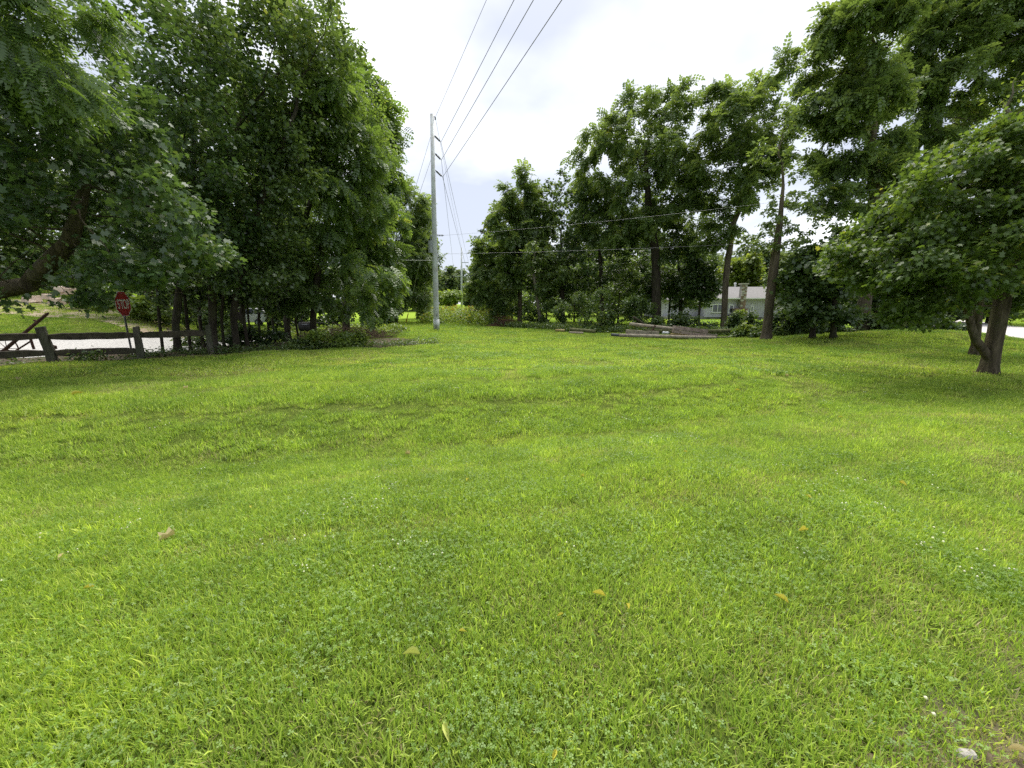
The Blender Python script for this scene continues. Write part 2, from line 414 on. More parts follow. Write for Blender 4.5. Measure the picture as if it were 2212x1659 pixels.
def flowers(n, rad, h, sz):
    Vs, Qs, ts = [], [], []; c = 0
    for _ in range(n):
        a = random.uniform(0, 6.283); r = rad * math.sqrt(random.random()); p = np.array([r * math.cos(a), r * math.sin(a), h * random.uniform(.8, 1.2)])
        o = np.array([[1, 0, 0], [0, 1, 0], [-1, 0, 0], [0, -1, 0], [0, 0, 1], [0, 0, -1]]) * sz
        Vs += list(p + o)
        for i in range(4):
            j = (i + 1) % 4; Qs += [[c + i, c + j, c + 4], [c + j, c + i, c + 5]]
        ts += [1.0] * 6; c += 6
    return np.array(Vs), [], [np.array(Qs)], np.array(ts)

def merge(parts):
    V, Q4, T3, tn, k = [], [], [], [], 0
    for v, q, t3, ti in parts:
        V.append(v); tn.append(ti)
        Q4 += [x + k for x in q]; T3 += [x + k for x in t3]; k += len(v)
    return np.concatenate(V), (np.concatenate(Q4) if Q4 else np.zeros((0, 4), int)), (np.concatenate(T3) if T3 else np.zeros((0, 3), int)), np.concatenate(tn)

R0 = 0.13
variants = []
for s in range(3):   # fine grass
    variants.append(merge([blades(105, R0, .03, .080, .003, .0055, .05, .60), clovers(4, R0, .02, .055, .009), blades(6, R0, .03, .07, .002, .004, .86, .95, 1.0)]))
for s in range(2):   # broad bright blades
    variants.append(merge([blades(55, R0, .03, .09, .005, .0085, .2, .62, .7), blades(55, R0, .03, .07, .003, .005, .0, .5)]))
for s in range(3):   # clover
    variants.append(merge([clovers(30, R0, .02, .055, .0095), blades(50, R0, .035, .08, .0025, .005, .1, .6)]))
variants.append(merge([clovers(26, R0, .02, .055, .0095), blades(50, R0, .035, .08, .0025, .005, .1, .6), flowers(2, R0, .07, .007)]))
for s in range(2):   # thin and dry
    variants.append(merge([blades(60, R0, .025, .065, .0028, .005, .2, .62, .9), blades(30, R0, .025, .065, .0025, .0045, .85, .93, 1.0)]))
# coarser tufts for the distance
variants.append(merge([blades(64, .2, .035, .085, .008, .015, .1, .62, .7), blades(6, .2, .03, .08, .008, .012, .86, .93, .9)]))
variants.append(merge([blades(50, .2, .03, .08, .008, .014, .1, .62, .8), clovers(18, .2, .03, .06, .022)]))
variants.append(merge([blades(42, .2, .03, .07, .007, .012, .2, .62, .9), blades(36, .2, .03, .075, .006, .011, .85, .93, 1.0), flowers(1, .2, .05, .006)]))
NV = len(variants)

def vnoise(x, y, sc, seed):
    """cheap smooth value noise"""
    r = np.random.default_rng(seed).uniform(0, 1, (64, 64))
    u, v = x * sc + 100, y * sc + 100
    i, j = np.floor(u).astype(int), np.floor(v).astype(int); fu, fv = u - i, v - j
    fu, fv = fu * fu * (3 - 2 * fu), fv * fv * (3 - 2 * fv)
    g = lambda a, b: r[a % 64, b % 64]
    return (g(i, j) * (1 - fu) + g(i + 1, j) * fu) * (1 - fv) + (g(i, j + 1) * (1 - fu) + g(i + 1, j + 1) * fu) * fv

def lawn_mask(x, y):
    off = (x - FA[0]) * FN[0] + (y - FA[1]) * FN[1]
    s = (x - FA[0]) * FU[0] + (y - FA[1]) * FU[1]
    wob = 0.25 * (vnoise(x, y, 1.1, 3) - 0.5)
    m = ~((off > -0.05 + wob) & (s < 11.5 + 2 * wob) & (off < 9))
    # paved corner at the lower right
    o_ = (x - CA[0]) * CN[0] + (y - CA[1]) * CN[1]
    m &= ~((o_ > -.01 + 0.20 * (vnoise(x, y, 7, 5) - .5)) & (x < 9))
    # street
    xs_ = np.interp(y, [q[1] for q in SL], [q[0] for q in SL]); m &= ~((x > xs_ - .1) & (x < xs_ + 6.5) & (y > 2))
    m &= ~((x - 10.55) ** 2 + (y - 8.2) ** 2 < 0.0)
    return m

pts = []
def zone(y0, y1, dens, sc, coarse):
    A = 1.55 * y1 + 1.2
    n = int(2 * A * (y1 - y0) * dens)
    x = rng.uniform(-A, A, n); y = rng.uniform(y0, y1, n)
    k = (np.abs(x) < 1.42 * y + 1.0) & lawn_mask(x, y); x, y = x[k], y[k]
    n = len(x)
    cl = vnoise(x, y, 0.9, 11) * .6 + vnoise(x, y, 2.3, 12) * .4
    dr = vnoise(x, y, 0.45, 13) * .55 + vnoise(x, y, 1.8, 14) * .45 + 0.25 * (1 - sstep(-8, 0.5, x)) * sstep(4.5, 7, y) * (1 - sstep(11, 15, y))
    br = vnoise(x, y, 1.3, 15) * .6 + .2 + rng.uniform(-.5, .5, n)
    u = rng.uniform(0, 1, n)
    if not coarse:
        v = rng.integers(0, 3, n)
        v = np.where(br > 0.60, rng.integers(3, 5, n), v)
        v = np.where(cl + (u - .5) * 1.2 > 0.70, rng.integers(5, 8, n), v)
        v = np.where((cl > 0.55) & (u > 0.93), 8, v)
        v = np.where(dr + (u - .5) * .3 > 0.71, rng.integers(9, 11, n), v)
    else:
        v = np.full(n, 11); v = np.where(cl + (u - .5) * .3 > 0.52, 12, v); v = np.where(dr + (u - .5) * .3 > 0.69, 13, v)
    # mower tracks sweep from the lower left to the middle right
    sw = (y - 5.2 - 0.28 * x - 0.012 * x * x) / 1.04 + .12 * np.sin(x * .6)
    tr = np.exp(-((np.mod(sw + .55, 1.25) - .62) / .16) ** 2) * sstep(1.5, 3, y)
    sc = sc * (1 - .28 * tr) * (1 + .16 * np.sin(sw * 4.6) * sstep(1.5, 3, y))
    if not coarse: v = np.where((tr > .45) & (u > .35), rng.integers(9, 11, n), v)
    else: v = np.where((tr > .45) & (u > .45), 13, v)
    # worn, thinner turf where it is dry
    keep = rng.uniform(0, 1, n) > np.clip((dr - 0.68) * 2.0, 0, 0.4)
    pts.append(np.stack([x, y, H(x, y), v, sc * rng.uniform(.8, 1.25, n), rng.uniform(0, 6.283, n)], -1)[keep])
zone(0.45, 2.2, 230, 0.92, False)
zone(2.2, 4.5, 175, 1.0, False)
zone(4.5, 9.0, 95, 1.15, False)
zone(9.0, 16.0, 36, 1.05, True)
zone(16.0, 28.0, 16, 1.35, True)
zone(28.0, 48.0, 4.5, 2.1, True)
# straw along the paved edge
sn = 120; q_, w_ = rng.uniform(-.6, 1.6, sn), rng.normal(.06, .08, sn)
sx, sy = CA[0] + CU[0] * q_ + CN[0] * w_, CA[1] + CU[1] * q_ + CN[1] * w_
pts.append(np.stack([sx, sy, H(sx, sy), rng.integers(9, 11, sn), rng.uniform(.8, 1.3, sn), rng.uniform(0, 6.283, sn)], -1))
PT = np.concatenate(pts)

def scatter_object(name, variants, PT, mat):
    V, Q4, T3, tn, vid, k = [], [], [], [], [], 0
    for i, (v, q, t3, ti) in enumerate(variants):
        V.append(v); Q4.append(q + k); T3.append(t3 + k); tn.append(ti); vid.append(np.full(len(v), i)); k += len(v)
    npz = len(PT)
    V.append(PT[:, :3]); tn.append(np.zeros(npz)); vid.append(np.full(npz, -1))
    me = np_mesh(name, np.concatenate(V), [np.concatenate(Q4), np.concatenate(T3)], mat, np.concatenate(tn))
    for nm, tp, arr in (('vid', 'INT', np.concatenate(vid).astype(np.int32)),
                        ('pick', 'INT', np.concatenate([np.full(k, -1), PT[:, 3]]).astype(np.int32)),
                        ('siz', 'FLOAT', np.concatenate([np.ones(k), PT[:, 4]]).astype(np.float32)),
                        ('rot', 'FLOAT', np.concatenate([np.zeros(k), PT[:, 5]]).astype(np.float32))):
        a = me.attributes.new(nm, tp, 'POINT'); a.data.foreach_set('value', arr)
    o = bpy.data.objects.new(name, me); C.objects.link(o)
    ng = bpy.data.node_groups.new(name + '_scatter', 'GeometryNodeTree')
    ng.interface.new_socket('Geometry', in_out='INPUT', socket_type='NodeSocketGeometry')
    ng.interface.new_socket('Geometry', in_out='OUTPUT', socket_type='NodeSocketGeometry')
    N, L = ng.nodes, ng.links
    gi, go = N.new('NodeGroupInput'), N.new('NodeGroupOutput'); join = N.new('GeometryNodeJoinGeometry')
    def attr(nm, dt):
        n = N.new('GeometryNodeInputNamedAttribute'); n.data_type = dt; n.inputs['Name'].default_value = nm
        return n.outputs['Attribute']
    def eq(a, val):
        c = N.new('FunctionNodeCompare'); c.data_type = 'INT'; c.operation = 'EQUAL'
        s = [x for x in c.inputs if x.type == 'INT']
        L.new(a, s[0]); s[1].default_value = val; return c.outputs[0]
    m2p = N.new('GeometryNodeMeshToPoints'); L.new(gi.outputs[0], m2p.inputs['Mesh'])
    L.new(eq(attr('vid', 'INT'), -1), m2p.inputs['Selection'])
    cx = N.new('ShaderNodeCombineXYZ'); L.new(attr('rot', 'FLOAT'), cx.inputs['Z'])
    for i in range(len(variants)):
        sg = N.new('GeometryNodeSeparateGeometry'); sg.domain = 'POINT'
        L.new(gi.outputs[0], sg.inputs['Geometry']); L.new(eq(attr('vid', 'INT'), i), sg.inputs['Selection'])
        ip = N.new('GeometryNodeInstanceOnPoints')
        L.new(m2p.outputs[0], ip.inputs['Points']); L.new(eq(attr('pick', 'INT'), i), ip.inputs['Selection'])
        L.new(sg.outputs[0], ip.inputs['Instance']); L.new(cx.outputs[0], ip.inputs['Rotation'])
        L.new(attr('siz', 'FLOAT'), ip.inputs['Scale']); L.new(ip.outputs[0], join.inputs[0])
    L.new(join.outputs[0], go.inputs[0])
    md = o.modifiers.new('scatter', 'NODES'); md.node_group = ng
    return o
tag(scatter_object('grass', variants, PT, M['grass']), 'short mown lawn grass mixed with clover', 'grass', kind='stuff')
print('grass tufts', len(PT))

# ------------------------------------------------------------------ trees
def tmpl_maple():
    h = [(.15, .42), (.38, .22), (.68, .40), (.68, .14)]
    o = [(0, 0)] + h + [(1, 0)] + [(x, -y) for x, y in reversed(h)]
    return np.array([(x, y, -0.22 * x * x - 0.25 * abs(y)) for x, y in o]), np.arange(10)[None]
def tmpl_oval(w=.30):
    return np.array([(0, 0, 0), (.45, w, .05), (1, 0, -.16), (.45, -w, .05)]), np.array([[0, 1, 2, 3]])
def tmpl_pinnate(n=6, L=.30, W=.075):
    V, Fc = [], []
    def rz(x): return -0.30 * x * x
    V += [(0, -.006, 0), (0, .006, 0), (1, .003, rz(1)), (1, -.003, rz(1))]; Fc.append([0, 1, 2, 3])
    for i in range(n):
        x = .16 + .78 * i / (n - 1); ln = L * (1 - .45 * abs(i / (n - 1) - .45))
        for s in (1, -1):
            a = s * math.radians(62); c, sn = math.cos(a), math.sin(a); k = len(V)
            for l, w, z in ((0, 0, 0), (.45, W, .0), (1, 0, -.10), (.45, -W, .0)):
                xx, yy = l * ln, w * 1.0
                V.append((x + xx * c - yy * sn, xx * sn + yy * c, rz(x) + z * ln * 3 * .4))
            Fc.append([k, k + 1, k + 2, k + 3])
    k = len(V)
    for l, w in ((0, 0), (.5, W), (1, 0), (.5, -W)): V.append((1 + l * L * .8, w, rz(1 + l * L * .8)))
    Fc.append([k, k + 1, k + 2, k + 3])
    return np.array(V), np.array(Fc)
TM = {'maple': tmpl_maple(), 'oval': tmpl_oval(), 'broad': tmpl_oval(.40), 'pin': tmpl_pinnate(7, .30, .058), 'pin4': tmpl_pinnate(4, .40, .13)}

def nrm(v): return v / np.maximum(np.linalg.norm(v, axis=-1, keepdims=True), 1e-9)

def leaf_mesh(name, kind, pos, dirs, nor, size, mat, tint):
    T, Fc = TM[kind]; n, v = len(pos), len(T)
    x = nrm(dirs); z = nrm(nor - (nor * x).sum(-1, keepdims=True) * x); y = np.cross(z, x)
    P = pos[:, None] + size[:, None, None] * (T[None, :, 0:1] * x[:, None] + T[None, :, 1:2] * y[:, None] + T[None, :, 2:3] * z[:, None])
    Fa = (np.arange(n)[:, None, None] * v + Fc[None]).reshape(-1, Fc.shape[1])
    return np_mesh(name, P.reshape(-1, 3), Fa, mat, np.repeat(tint, v))

def grow(trunk, att, step, kill, iters=140, jit=0.22, up=0.05):
    P = [trunk[0]]
    for a, b in zip(trunk[:-1], trunk[1:]):
        m = max(1, int(round(np.linalg.norm(b - a) / step)))
        for i in range(1, m + 1): P.append(a + (b - a) * i / m)
    par = [-1] + list(range(len(P) - 1)); ntr = len(P)
    P = np.array(P); par = np.array(par)
    A = att.copy()
    lo = max(1, int(ntr * 0.35))
    D = np.linalg.norm(A[:, None] - P[None, lo:], axis=-1); near = D.argmin(1) + lo; dist = D.min(1)
    for _ in range(iters):
        k = dist > kill; A, near, dist = A[k], near[k], dist[k]
        if not len(A): break
        u = nrm(A - P[near]); acc = np.zeros((len(P), 3)); np.add.at(acc, near, u)
        src = np.unique(near)
        d = nrm(acc[src]); d = nrm(d + rng.normal(0, jit, d.shape) + np.array([0, 0, up]))
        new = P[src] + d * step
        b = len(P); P = np.concatenate([P, new]); par = np.concatenate([par, src])
        D = np.linalg.norm(A[:, None] - new[None], axis=-1); j = D.argmin(1); dm = D.min(1)
        c = dm < dist; near = np.where(c, b + j, near); dist = np.where(c, dm, dist)
    return P, par, ntr

def tubes(P, par, r, ntr, mat, name, rmin=0.0, wob=0.0):
    n = len(P)
    w = np.zeros(n); 
    ch = np.full(n, -1)
    order = np.argsort(r)          # heaviest child last -> wins
    for i in order:
        if par[i] >= 0: ch[par[i]] = i
    tan = np.zeros((n, 3))
    has = par >= 0
    tan[has] += nrm(P[has] - P[par[has]])
    hc = ch >= 0
    tan[hc] += nrm(P[ch[hc]] - P[hc])
    tan = nrm(tan)
    Vs, Fs, k0 = [], [], 0
    E = np.nonzero(has & (r > rmin))[0]
    for lo, hi, K in ((0.06, 9, 12), (0.02, 0.06, 7), (0.007, 0.02, 5), (0, 0.007, 3)):
        e = E[(r[E] >= lo) & (r[E] < hi)]
        if not len(e): continue
        p = par[e]; main = ch[p] == e
        ta = np.where(main[:, None], tan[p], nrm(P[e] - P[p])); tb = tan[e]
        ra = np.where(main, np.minimum(r[p], r[e] * 1.6), r[e] * 1.15); rb = r[e]
        an = np.arange(K) * 2 * np.pi / K
        def ring(c, t, rad):
            ref = np.where(np.abs(t[:, 0:1]) > .9, np.array([[0, 1.0, 0]]), np.array([[1.0, 0, 0]]))
            a = nrm(np.cross(t, ref)); b = np.cross(t, a)
            rr = rad[:, None] * (1 + (0.10 * np.sin(an * 3 + c[:, 2:3] * 1.3) + 0.06 * np.sin(an * 5 + 1 + c[:, 2:3] * 2.1) if K == 12 else 0))
            return c[:, None] + rr[..., None] * (a[:, None] * np.cos(an)[None, :, None] + b[:, None] * np.sin(an)[None, :, None])
        A, B = ring(P[p], ta, ra), ring(P[e], tb, rb)
        V = np.concatenate([A, B], 1).reshape(-1, 3)
        i = np.arange(K); j = (i + 1) % K
        q = np.stack([i, i + K, j + K, j], -1)
        Fs.append((k0 + np.arange(len(e))[:, None, None] * 2 * K + q[None]).reshape(-1, 4)); Vs.append(V); k0 += len(V)
    return np_mesh(name, np.concatenate(Vs), Fs, mat, smooth=True)

def sample_blobs(blobs, n, clump=10, spread=0.16, shell=0.30):
    """points in ellipsoids, gathered into clumps near the outside"""
    vol = np.array([b[1][0] * b[1][1] * b[1][2] for b in blobs]) ** 0.72; vol /= vol.sum()
    out = []
    for (c, r), f in zip(blobs, vol):
        m = max(2, int(n * f)); nc = max(2, m // clump)
        u = nrm(rng.normal(size=(nc, 3))); rad = rng.uniform(shell, 1, nc) ** 0.55
        cc = u * rad[:, None]
        p = cc[rng.integers(0, nc, m)] + rng.normal(0, spread, (m, 3))
        out.append(np.array(c) + p * np.array(r))
    return np.concatenate(out)

def blob(cx, cy, rx, ry, Y, depth=None):
    c = at(cx, cy, Y); zc = Y * math.cos(PITCH) - (c[2] - EYE) * math.sin(PITCH)
    k = zc / F_PX
    st = 1 / math.sqrt(1 + ((cx - CX) / F_PX) ** 2)     # stretch of the wide lens toward the sides
    rx, ry = rx * k * (0.4 + 0.6 * st), ry * k
    return c, (rx, depth or 0.85 * (rx + ry) / 2 + 0.15 * rx, ry)

def tree(label, base, via, blobs, leaf, n, size, mat, r0, bark='bark', name='tree', cat='tree', group=None, natt=420, step=0.34, kill=None, tip=0.005,
         rmin=0.0, droop=0.35, spread=None, Y=None, flare=0.5, upn=0.8, clump=10, shell=0.30, tintr=(0, 1), vg=0.3, parts=('trunk', 'crown'), leafcut=3, clear=(), grow_by=1.0):
    """base: ground point; via: pixels [(px,py)] or world points of the stem; blobs: crown ellipsoids"""
    base = np.array(base, float); Y = base[1] if Y is None else Y
    stem = [base + [0, 0, -0.08]] + [np.array(v, float) if len(v) == 3 else at(v[0], v[1], Y) for v in via]
    blobs = [(c, tuple(np.array(r) * [grow_by, grow_by, 1 + (grow_by - 1) * .25])) for c, r in blobs]
    att = sample_blobs(blobs, natt, clump, shell=shell)
    hg = att[:, 2] - H(att[:, 0], att[:, 1]); att = att[hg > (0.25 if hg.max() > 1 else 0.03)]
    P, par, ntr = grow(stem, att, step, kill or step * 1.35)
    w = np.zeros(len(P)); isleaf = np.ones(len(P), bool); isleaf[par[1:]] = False; w[isleaf] = 1
    for i in range(len(P) - 1, 0, -1): w[par[i]] += w[i]
    e_ = math.log(r0 / tip) / math.log(max(3, w[0]))
    r = tip * w ** e_
    hgt = P[:, 2] - base[2]; onT = np.arange(len(P)) < ntr
    r = np.where(onT, r * (1 + flare * np.exp(-hgt / (r0 * 1.6))), r)
    root = empty(name, base, label, cat, group)
    tm = tubes(P, par, r, ntr, M[bark], parts[0], rmin)
    link(parts[0], tm, root)
    if n:
        cand = np.nonzero((w <= leafcut) & (np.arange(len(P)) >= ntr))[0]
        if not len(cand): cand = np.arange(len(P))
        wt = 1.0 / np.sqrt(w[cand]); ci = rng.choice(cand, n, p=wt / wt.sum())
        sp = spread if spread is not None else step * 0.55
        pos = P[ci] + rng.normal(0, sp, (n, 3)) * [1, 1, .75]
        outd = nrm(P[ci] - P[par[ci]])
        dirs = nrm(outd * 0.6 + rng.normal(0, .65, (n, 3)) * [1, 1, .5] + np.array([0, 0, -droop]))
        nor = nrm(np.array([0, 0, upn]) + rng.normal(0, .42, (n, 3)))
        sz = size * rng.uniform(.65, 1.25, n)
        # leaf tints vary by twig and by leaf
        tw = rng.uniform(0, 1, len(P))[ci]
        tint = np.clip(tintr[0] + (tintr[1] - tintr[0]) * (0.45 * tw + 0.40 * rng.uniform(0, 1, n)) + (rng.uniform(0, 1, n) > 0.96) * 0.3, 0, 1)
        if clear:
            dv = pos - [0, 0, EYE]; zc = dv[:, 1] * math.cos(PITCH) - dv[:, 2] * math.sin(PITCH); yc = dv[:, 1] * math.sin(PITCH) + dv[:, 2] * math.cos(PITCH)
            qx, qy = CX + F_PX * dv[:, 0] / zc, CY - F_PX * yc / zc; ok = np.ones(n, bool)
            for (x0, y0, x1, y1, pr) in clear: ok &= ~((qx > x0) & (qx < x1) & (qy > y0) & (qy < y1) & (rng.uniform(0, 1, n) < pr))
            pos, dirs, nor, sz, tint = pos[ok], dirs[ok], nor[ok], sz[ok], tint[ok]
        cm = leaf_mesh(parts[1], leaf, pos, dirs, nor, sz, M[mat], tint)
        c = link(parts[1], cm, root); c['kind'] = 'stuff'
    return root

GL = 'trees of the dark grove on the left'
GR = 'trees along the right edge of the lawn'
# --- left: maple and walnut standing just outside the picture
p = np.array([-15.6, 9.6, 0.0]); p[2] = H(p[0], p[1])
tree('near maple on the far left whose brown limb rises over the rail fence', p, [(-15.2, 9.6, 1.5), at(60, 615, 9.4), at(150, 520, 9.3), at(185, 400, 9.2), at(190, 290, 9.2)],
     [blob(180, 430, 230, 190, 9.3), blob(60, 600, 110, 70, 9.3), blob(330, 560, 150, 80, 9.0), blob(170, 240, 190, 130, 9.3), blob(380, 470, 110, 120, 9.2), blob(0, 450, 150, 200, 9.5), blob(260, 650, 130, 22, 9.3)],
     'maple', 17000, 0.15, 'maple', 0.20, 'bark_maple', 'maple_tree', group=GL, natt=1100, step=0.30, clear=[(240, 618, 420, 800, 1), (90, 690, 420, 800, 1), (-20, 490, 165, 650, .9)])
p = np.array([-14.2, 8.0, 0.0]); p[2] = H(p[0], p[1])
tree('walnut with long feathery leaf sprays hanging into the top left corner', p, [(-14.0, 8.0, 4.0), (-13.0, 7.8, 6.5)],
     [blob(70, 50, 150, 80, 7.6), blob(140, 190, 80, 55, 7.2), blob(30, 130, 80, 100, 7.8), blob(225, 40, 50, 50, 7.4), blob(250, 250, 35, 40, 7.2)],
     'pin', 1150, 0.40, 'walnut', 0.20, 'bark', 'walnut_tree', group=GL, natt=330, step=0.28, droop=0.7, spread=0.14, upn=0.6, tintr=(0, .6))
# --- the grove
def gb(px, py): return ground(px, py)
b = gb(385, 764)
tree('forked grove tree with two dark stems right of the stop sign', b, [(380, 700), (390, 600), (405, 480), (420, 330)],
     [blob(420, 200, 170, 220, b[1]), blob(320, 110, 110, 130, b[1]), blob(400, 430, 170, 120, b[1]), blob(330, 560, 90, 70, b[1]), blob(470, 560, 100, 70, b[1])],
     'broad', 17000, 0.15, 'maple', 0.105, 'bark_dark', 'grove_tree', group=GL, natt=900)
b = gb(462, 760)
tree('thick dark trunk in the middle of the grove, broad crown reaching the picture top', b, [(460, 680), (455, 560), (480, 420), (520, 260)],
     [blob(560, 130, 150, 170, b[1] + .6), blob(520, 360, 150, 130, b[1] + .6), blob(600, 480, 110, 80, b[1] + .4)],
     'broad', 14000, 0.15, 'grove', 0.12, 'bark_dark', 'grove_tree', group=GL, natt=800)
b = gb(512, 757)
tree('grove tree with slightly leaning dark trunk beside the thick middle trunk', b, [(505, 680), (520, 560), (570, 420), (630, 260)],
     [blob(660, 100, 95, 150, b[1] + 1.2), blob(660, 290, 90, 120, b[1] + .9), blob(560, 590, 100, 60, b[1])],
     'broad', 13000, 0.15, 'grove', 0.105, 'bark_dark', 'grove_tree', group=GL, natt=800)
b = gb(676, 742)
tree('tree at the lawn end of the grove with drooping light green leaves', b, [(677, 690), (685, 600), (705, 480), (730, 330)],
     [blob(735, 320, 100, 120, b[1]), blob(765, 470, 85, 90, b[1]), blob(690, 560, 90, 70, b[1]), blob(790, 600, 65, 65, b[1] - 1.0), blob(720, 645, 80, 30, b[1] - .5), blob(815, 650, 45, 30, b[1] - 1.0), blob(755, 670, 55, 18, b[1] - .8), blob(640, 640, 70, 35, b[1] - .3)],
     'pin4', 6200, 0.36, 'walnut', 0.13, 'bark_dark', 'grove_tree', group=GL, natt=800, droop=0.6, clump=12)
b = gb(622, 738)
tree('slim dark double trunk standing deep in the grove below its rounded crown', b, [(620, 690), (630, 560), (690, 380), (740, 260)],
     [blob(720, 140, 55, 130, b[1] + 1), blob(780, 270, 75, 80, b[1] + 1), blob(820, 380, 50, 90, b[1] + 1.2), blob(640, 420, 90, 130, b[1] + 1)],
     'oval', 14000, 0.15, 'walnut', 0.13, 'bark_dark', 'grove_tree', group=GL, natt=800)
b = gb(740, 728)
tree('feathery light green tree at the tip of the grove nearest the pole', gnd(745, 24), [(750, 600), (790, 420)],
     [blob(800, 260, 60, 80, 24), blob(835, 330, 45, 90, 24), blob(800, 480, 65, 100, 24), blob(770, 180, 40, 40, 24), blob(810, 600, 55, 70, 24)],
     'pin4', 5200, 0.50, 'walnut', 0.20, 'bark_dark', 'grove_tree', group=GL, natt=700, droop=0.5)
sap = [(484, 757, 'slim dark stem right of the thick grove trunk', 0.05), (545, 748, 'bent thin stem right of the leaning trunk', 0.04), (582, 742, 'straight thin stem just left of the barrel smoker gap', 0.045), (352, 762, 'thin dark sapling just right of the second fence post', 0.05), (412, 757, 'pale thin stem between the forked tree and the thick trunk', 0.055), (440, 752, 'dark sapling tucked against the thick grove trunk', 0.06),
       (562, 745, 'thin straight sapling in the gap before the white car', 0.055), (595, 740, 'slender sapling between white car and double trunk', 0.05), (646, 738, 'short leaning sapling beside the barrel smoker', 0.05), (536, 752, 'sapling close to the leaning dark trunk', 0.06)]
for i, (px, py, lb, rr) in enumerate(sap):
    b = gb(px, py); s = random.uniform(-14, 14)
    tree(lb, b, [(px - 6 + s * .2, 690), (px - 4 + s, 600), (px + s * 1.4, 520)], [blob(px + s * 1.4, 560, 50, 75, b[1], 0.9), blob(px + s, 640, 42, 40, b[1], 0.8)],
         'broad', 1700, 0.13, 'dark', rr, 'bark_dark', 'sapling', group='saplings in the grove', natt=120, step=0.25, flare=.2)
# backdrop trees behind the grove and the bank
for (px, Y, bl, lb, mt) in [(150, 34, [(130, 500, 150, 120), (200, 400, 120, 120)], 'broad tree rising behind the rubble heap', 'dark'),
                            (420, 33, [(420, 480, 130, 130), (350, 600, 100, 50)], 'dark tree behind the grove above the weedy bank', 'dark'),
                            (600, 36, [(600, 480, 120, 150), (690, 560, 80, 90)], 'dark tree behind the white car', 'dark'),
                            (-60, 30, [(-40, 420, 150, 170)], 'tree at the picture edge behind the near maple', 'grove'),
                            (320, 26, [(310, 430, 130, 150)], 'tall tree across the lane behind the stop sign', 'grove'),
                            (520, 25, [(540, 330, 130, 200), (500, 560, 90, 70)], 'tall tree across the lane behind the thick grove trunk', 'dark')]:
    b = gnd(px, Y)
    tree(lb, b, [(px, 640), (px + 4, 540)], [blob(*q, Y) for q in bl], 'broad', 9000, 0.34, mt, 0.22, 'bark_dark', 'background_tree', group='trees behind the grove', natt=450, step=0.6)
# beyond the pole on the left
b = gb(852, 697)
tree('tall dense tree just left of the near utility pole', b, [(855, 640), (870, 520)], [blob(880, 480, 48, 70, b[1]), blob(885, 580, 50, 75, b[1]), blob(850, 640, 40, 45, b[1]), blob(915, 640, 20, 45, b[1]), blob(870, 425, 25, 28, b[1])],
     'pin4', 5500, 0.62, 'walnut_far', 0.25, 'bark_dark', 'tree', group='trees beside the power line', natt=600, step=0.5)
b = gnd(905, 52)
tree('tree behind the near utility pole at the left of the clearing', b, [(905, 640), (908, 560)], [blob(905, 540, 30, 75, 52), blob(900, 630, 30, 40, 52), blob(915, 470, 18, 40, 52)],
     'oval', 7000, 0.45, 'walnut_far', 0.25, 'bark_dark', 'tree', group='trees beside the power line', natt=380, step=0.6)
# --- far end of the clearing
for (px, Y, bl, lb, mt, n) in [(965, 120, [(965, 610, 22, 32)], 'distant tall tree at the end of the clearing, left of the second pole', 'far', 2600), (985, 125, [(988, 622, 20, 34)], 'distant tree just behind the second pole', 'far', 2600),
                           (945, 115, [(942, 620, 18, 38)], 'distant tree seen close right of the near pole', 'far', 2400), (970, 85, [(972, 645, 22, 16)], 'rounded light green bush below the distant trees', 'weed', 2400),
                           (1015, 135, [(1018, 640, 22, 24)], 'distant low tree behind the third pole', 'far', 2200), (1035, 100, [(1040, 600, 22, 50)], 'far tree at the right side of the clearing', 'far', 2600)]:
    b = gnd(px, Y)
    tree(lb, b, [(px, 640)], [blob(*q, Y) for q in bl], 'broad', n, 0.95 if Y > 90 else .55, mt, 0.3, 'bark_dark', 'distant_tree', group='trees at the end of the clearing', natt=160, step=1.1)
# --- right: trees along the edge of the lawn
b = gb(1122, 700)
tree('slender tall tree at the left end of the right tree line', b, [(1124, 600), (1122, 500), (1120, 430)],
     [blob(1120, 420, 38, 50, b[1]), blob(1090, 490, 40, 60, b[1]), blob(1150, 500, 40, 60, b[1]), blob(1075, 590, 38, 70, b[1])], 'pin4', 4600, 0.75, 'walnut_far', 0.22, 'bark', 'walnut_tree', group=GR, natt=500, step=0.5, grow_by=1.24, spread=0.17)
b = gb(1168, 705)
tree('pale crooked trunk beside the slender tree at the left end', b, [(1160, 640), (1150, 580), (1160, 520)],
     [blob(1150, 540, 40, 45, b[1]), blob(1190, 600, 35, 40, b[1])], 'oval', 3800, 0.28, 'walnut_far', 0.14, 'bark_pale', 'tree', group=GR, natt=300, step=0.4, grow_by=1.24, spread=0.17)
b = gb(1062, 690)
tree('bushy dark tree where the clearing meets the right tree line', b, [(1062, 640), (1060, 560)],
     [blob(1062, 540, 28, 70, b[1]), blob(1055, 630, 32, 45, b[1])], 'oval', 7000, 0.36, 'dark', 0.2, 'bark_dark', 'tree', group=GR, natt=400, step=0.5, grow_by=1.24, spread=0.17)
b = gb(1215, 702)
tree('dark round topped tree between slender tree and big ivy trunk', b, [(1215, 600), (1212, 500)],
     [blob(1215, 450, 42, 65, b[1]), blob(1205, 540, 45, 60, b[1]), blob(1240, 580, 40, 50, b[1])], 'broad', 9000, 0.26, 'dark', 0.22, 'bark_dark', 'tree', group=GR, natt=550, step=0.45, grow_by=1.24, spread=0.17)
b = gb(1418, 708)
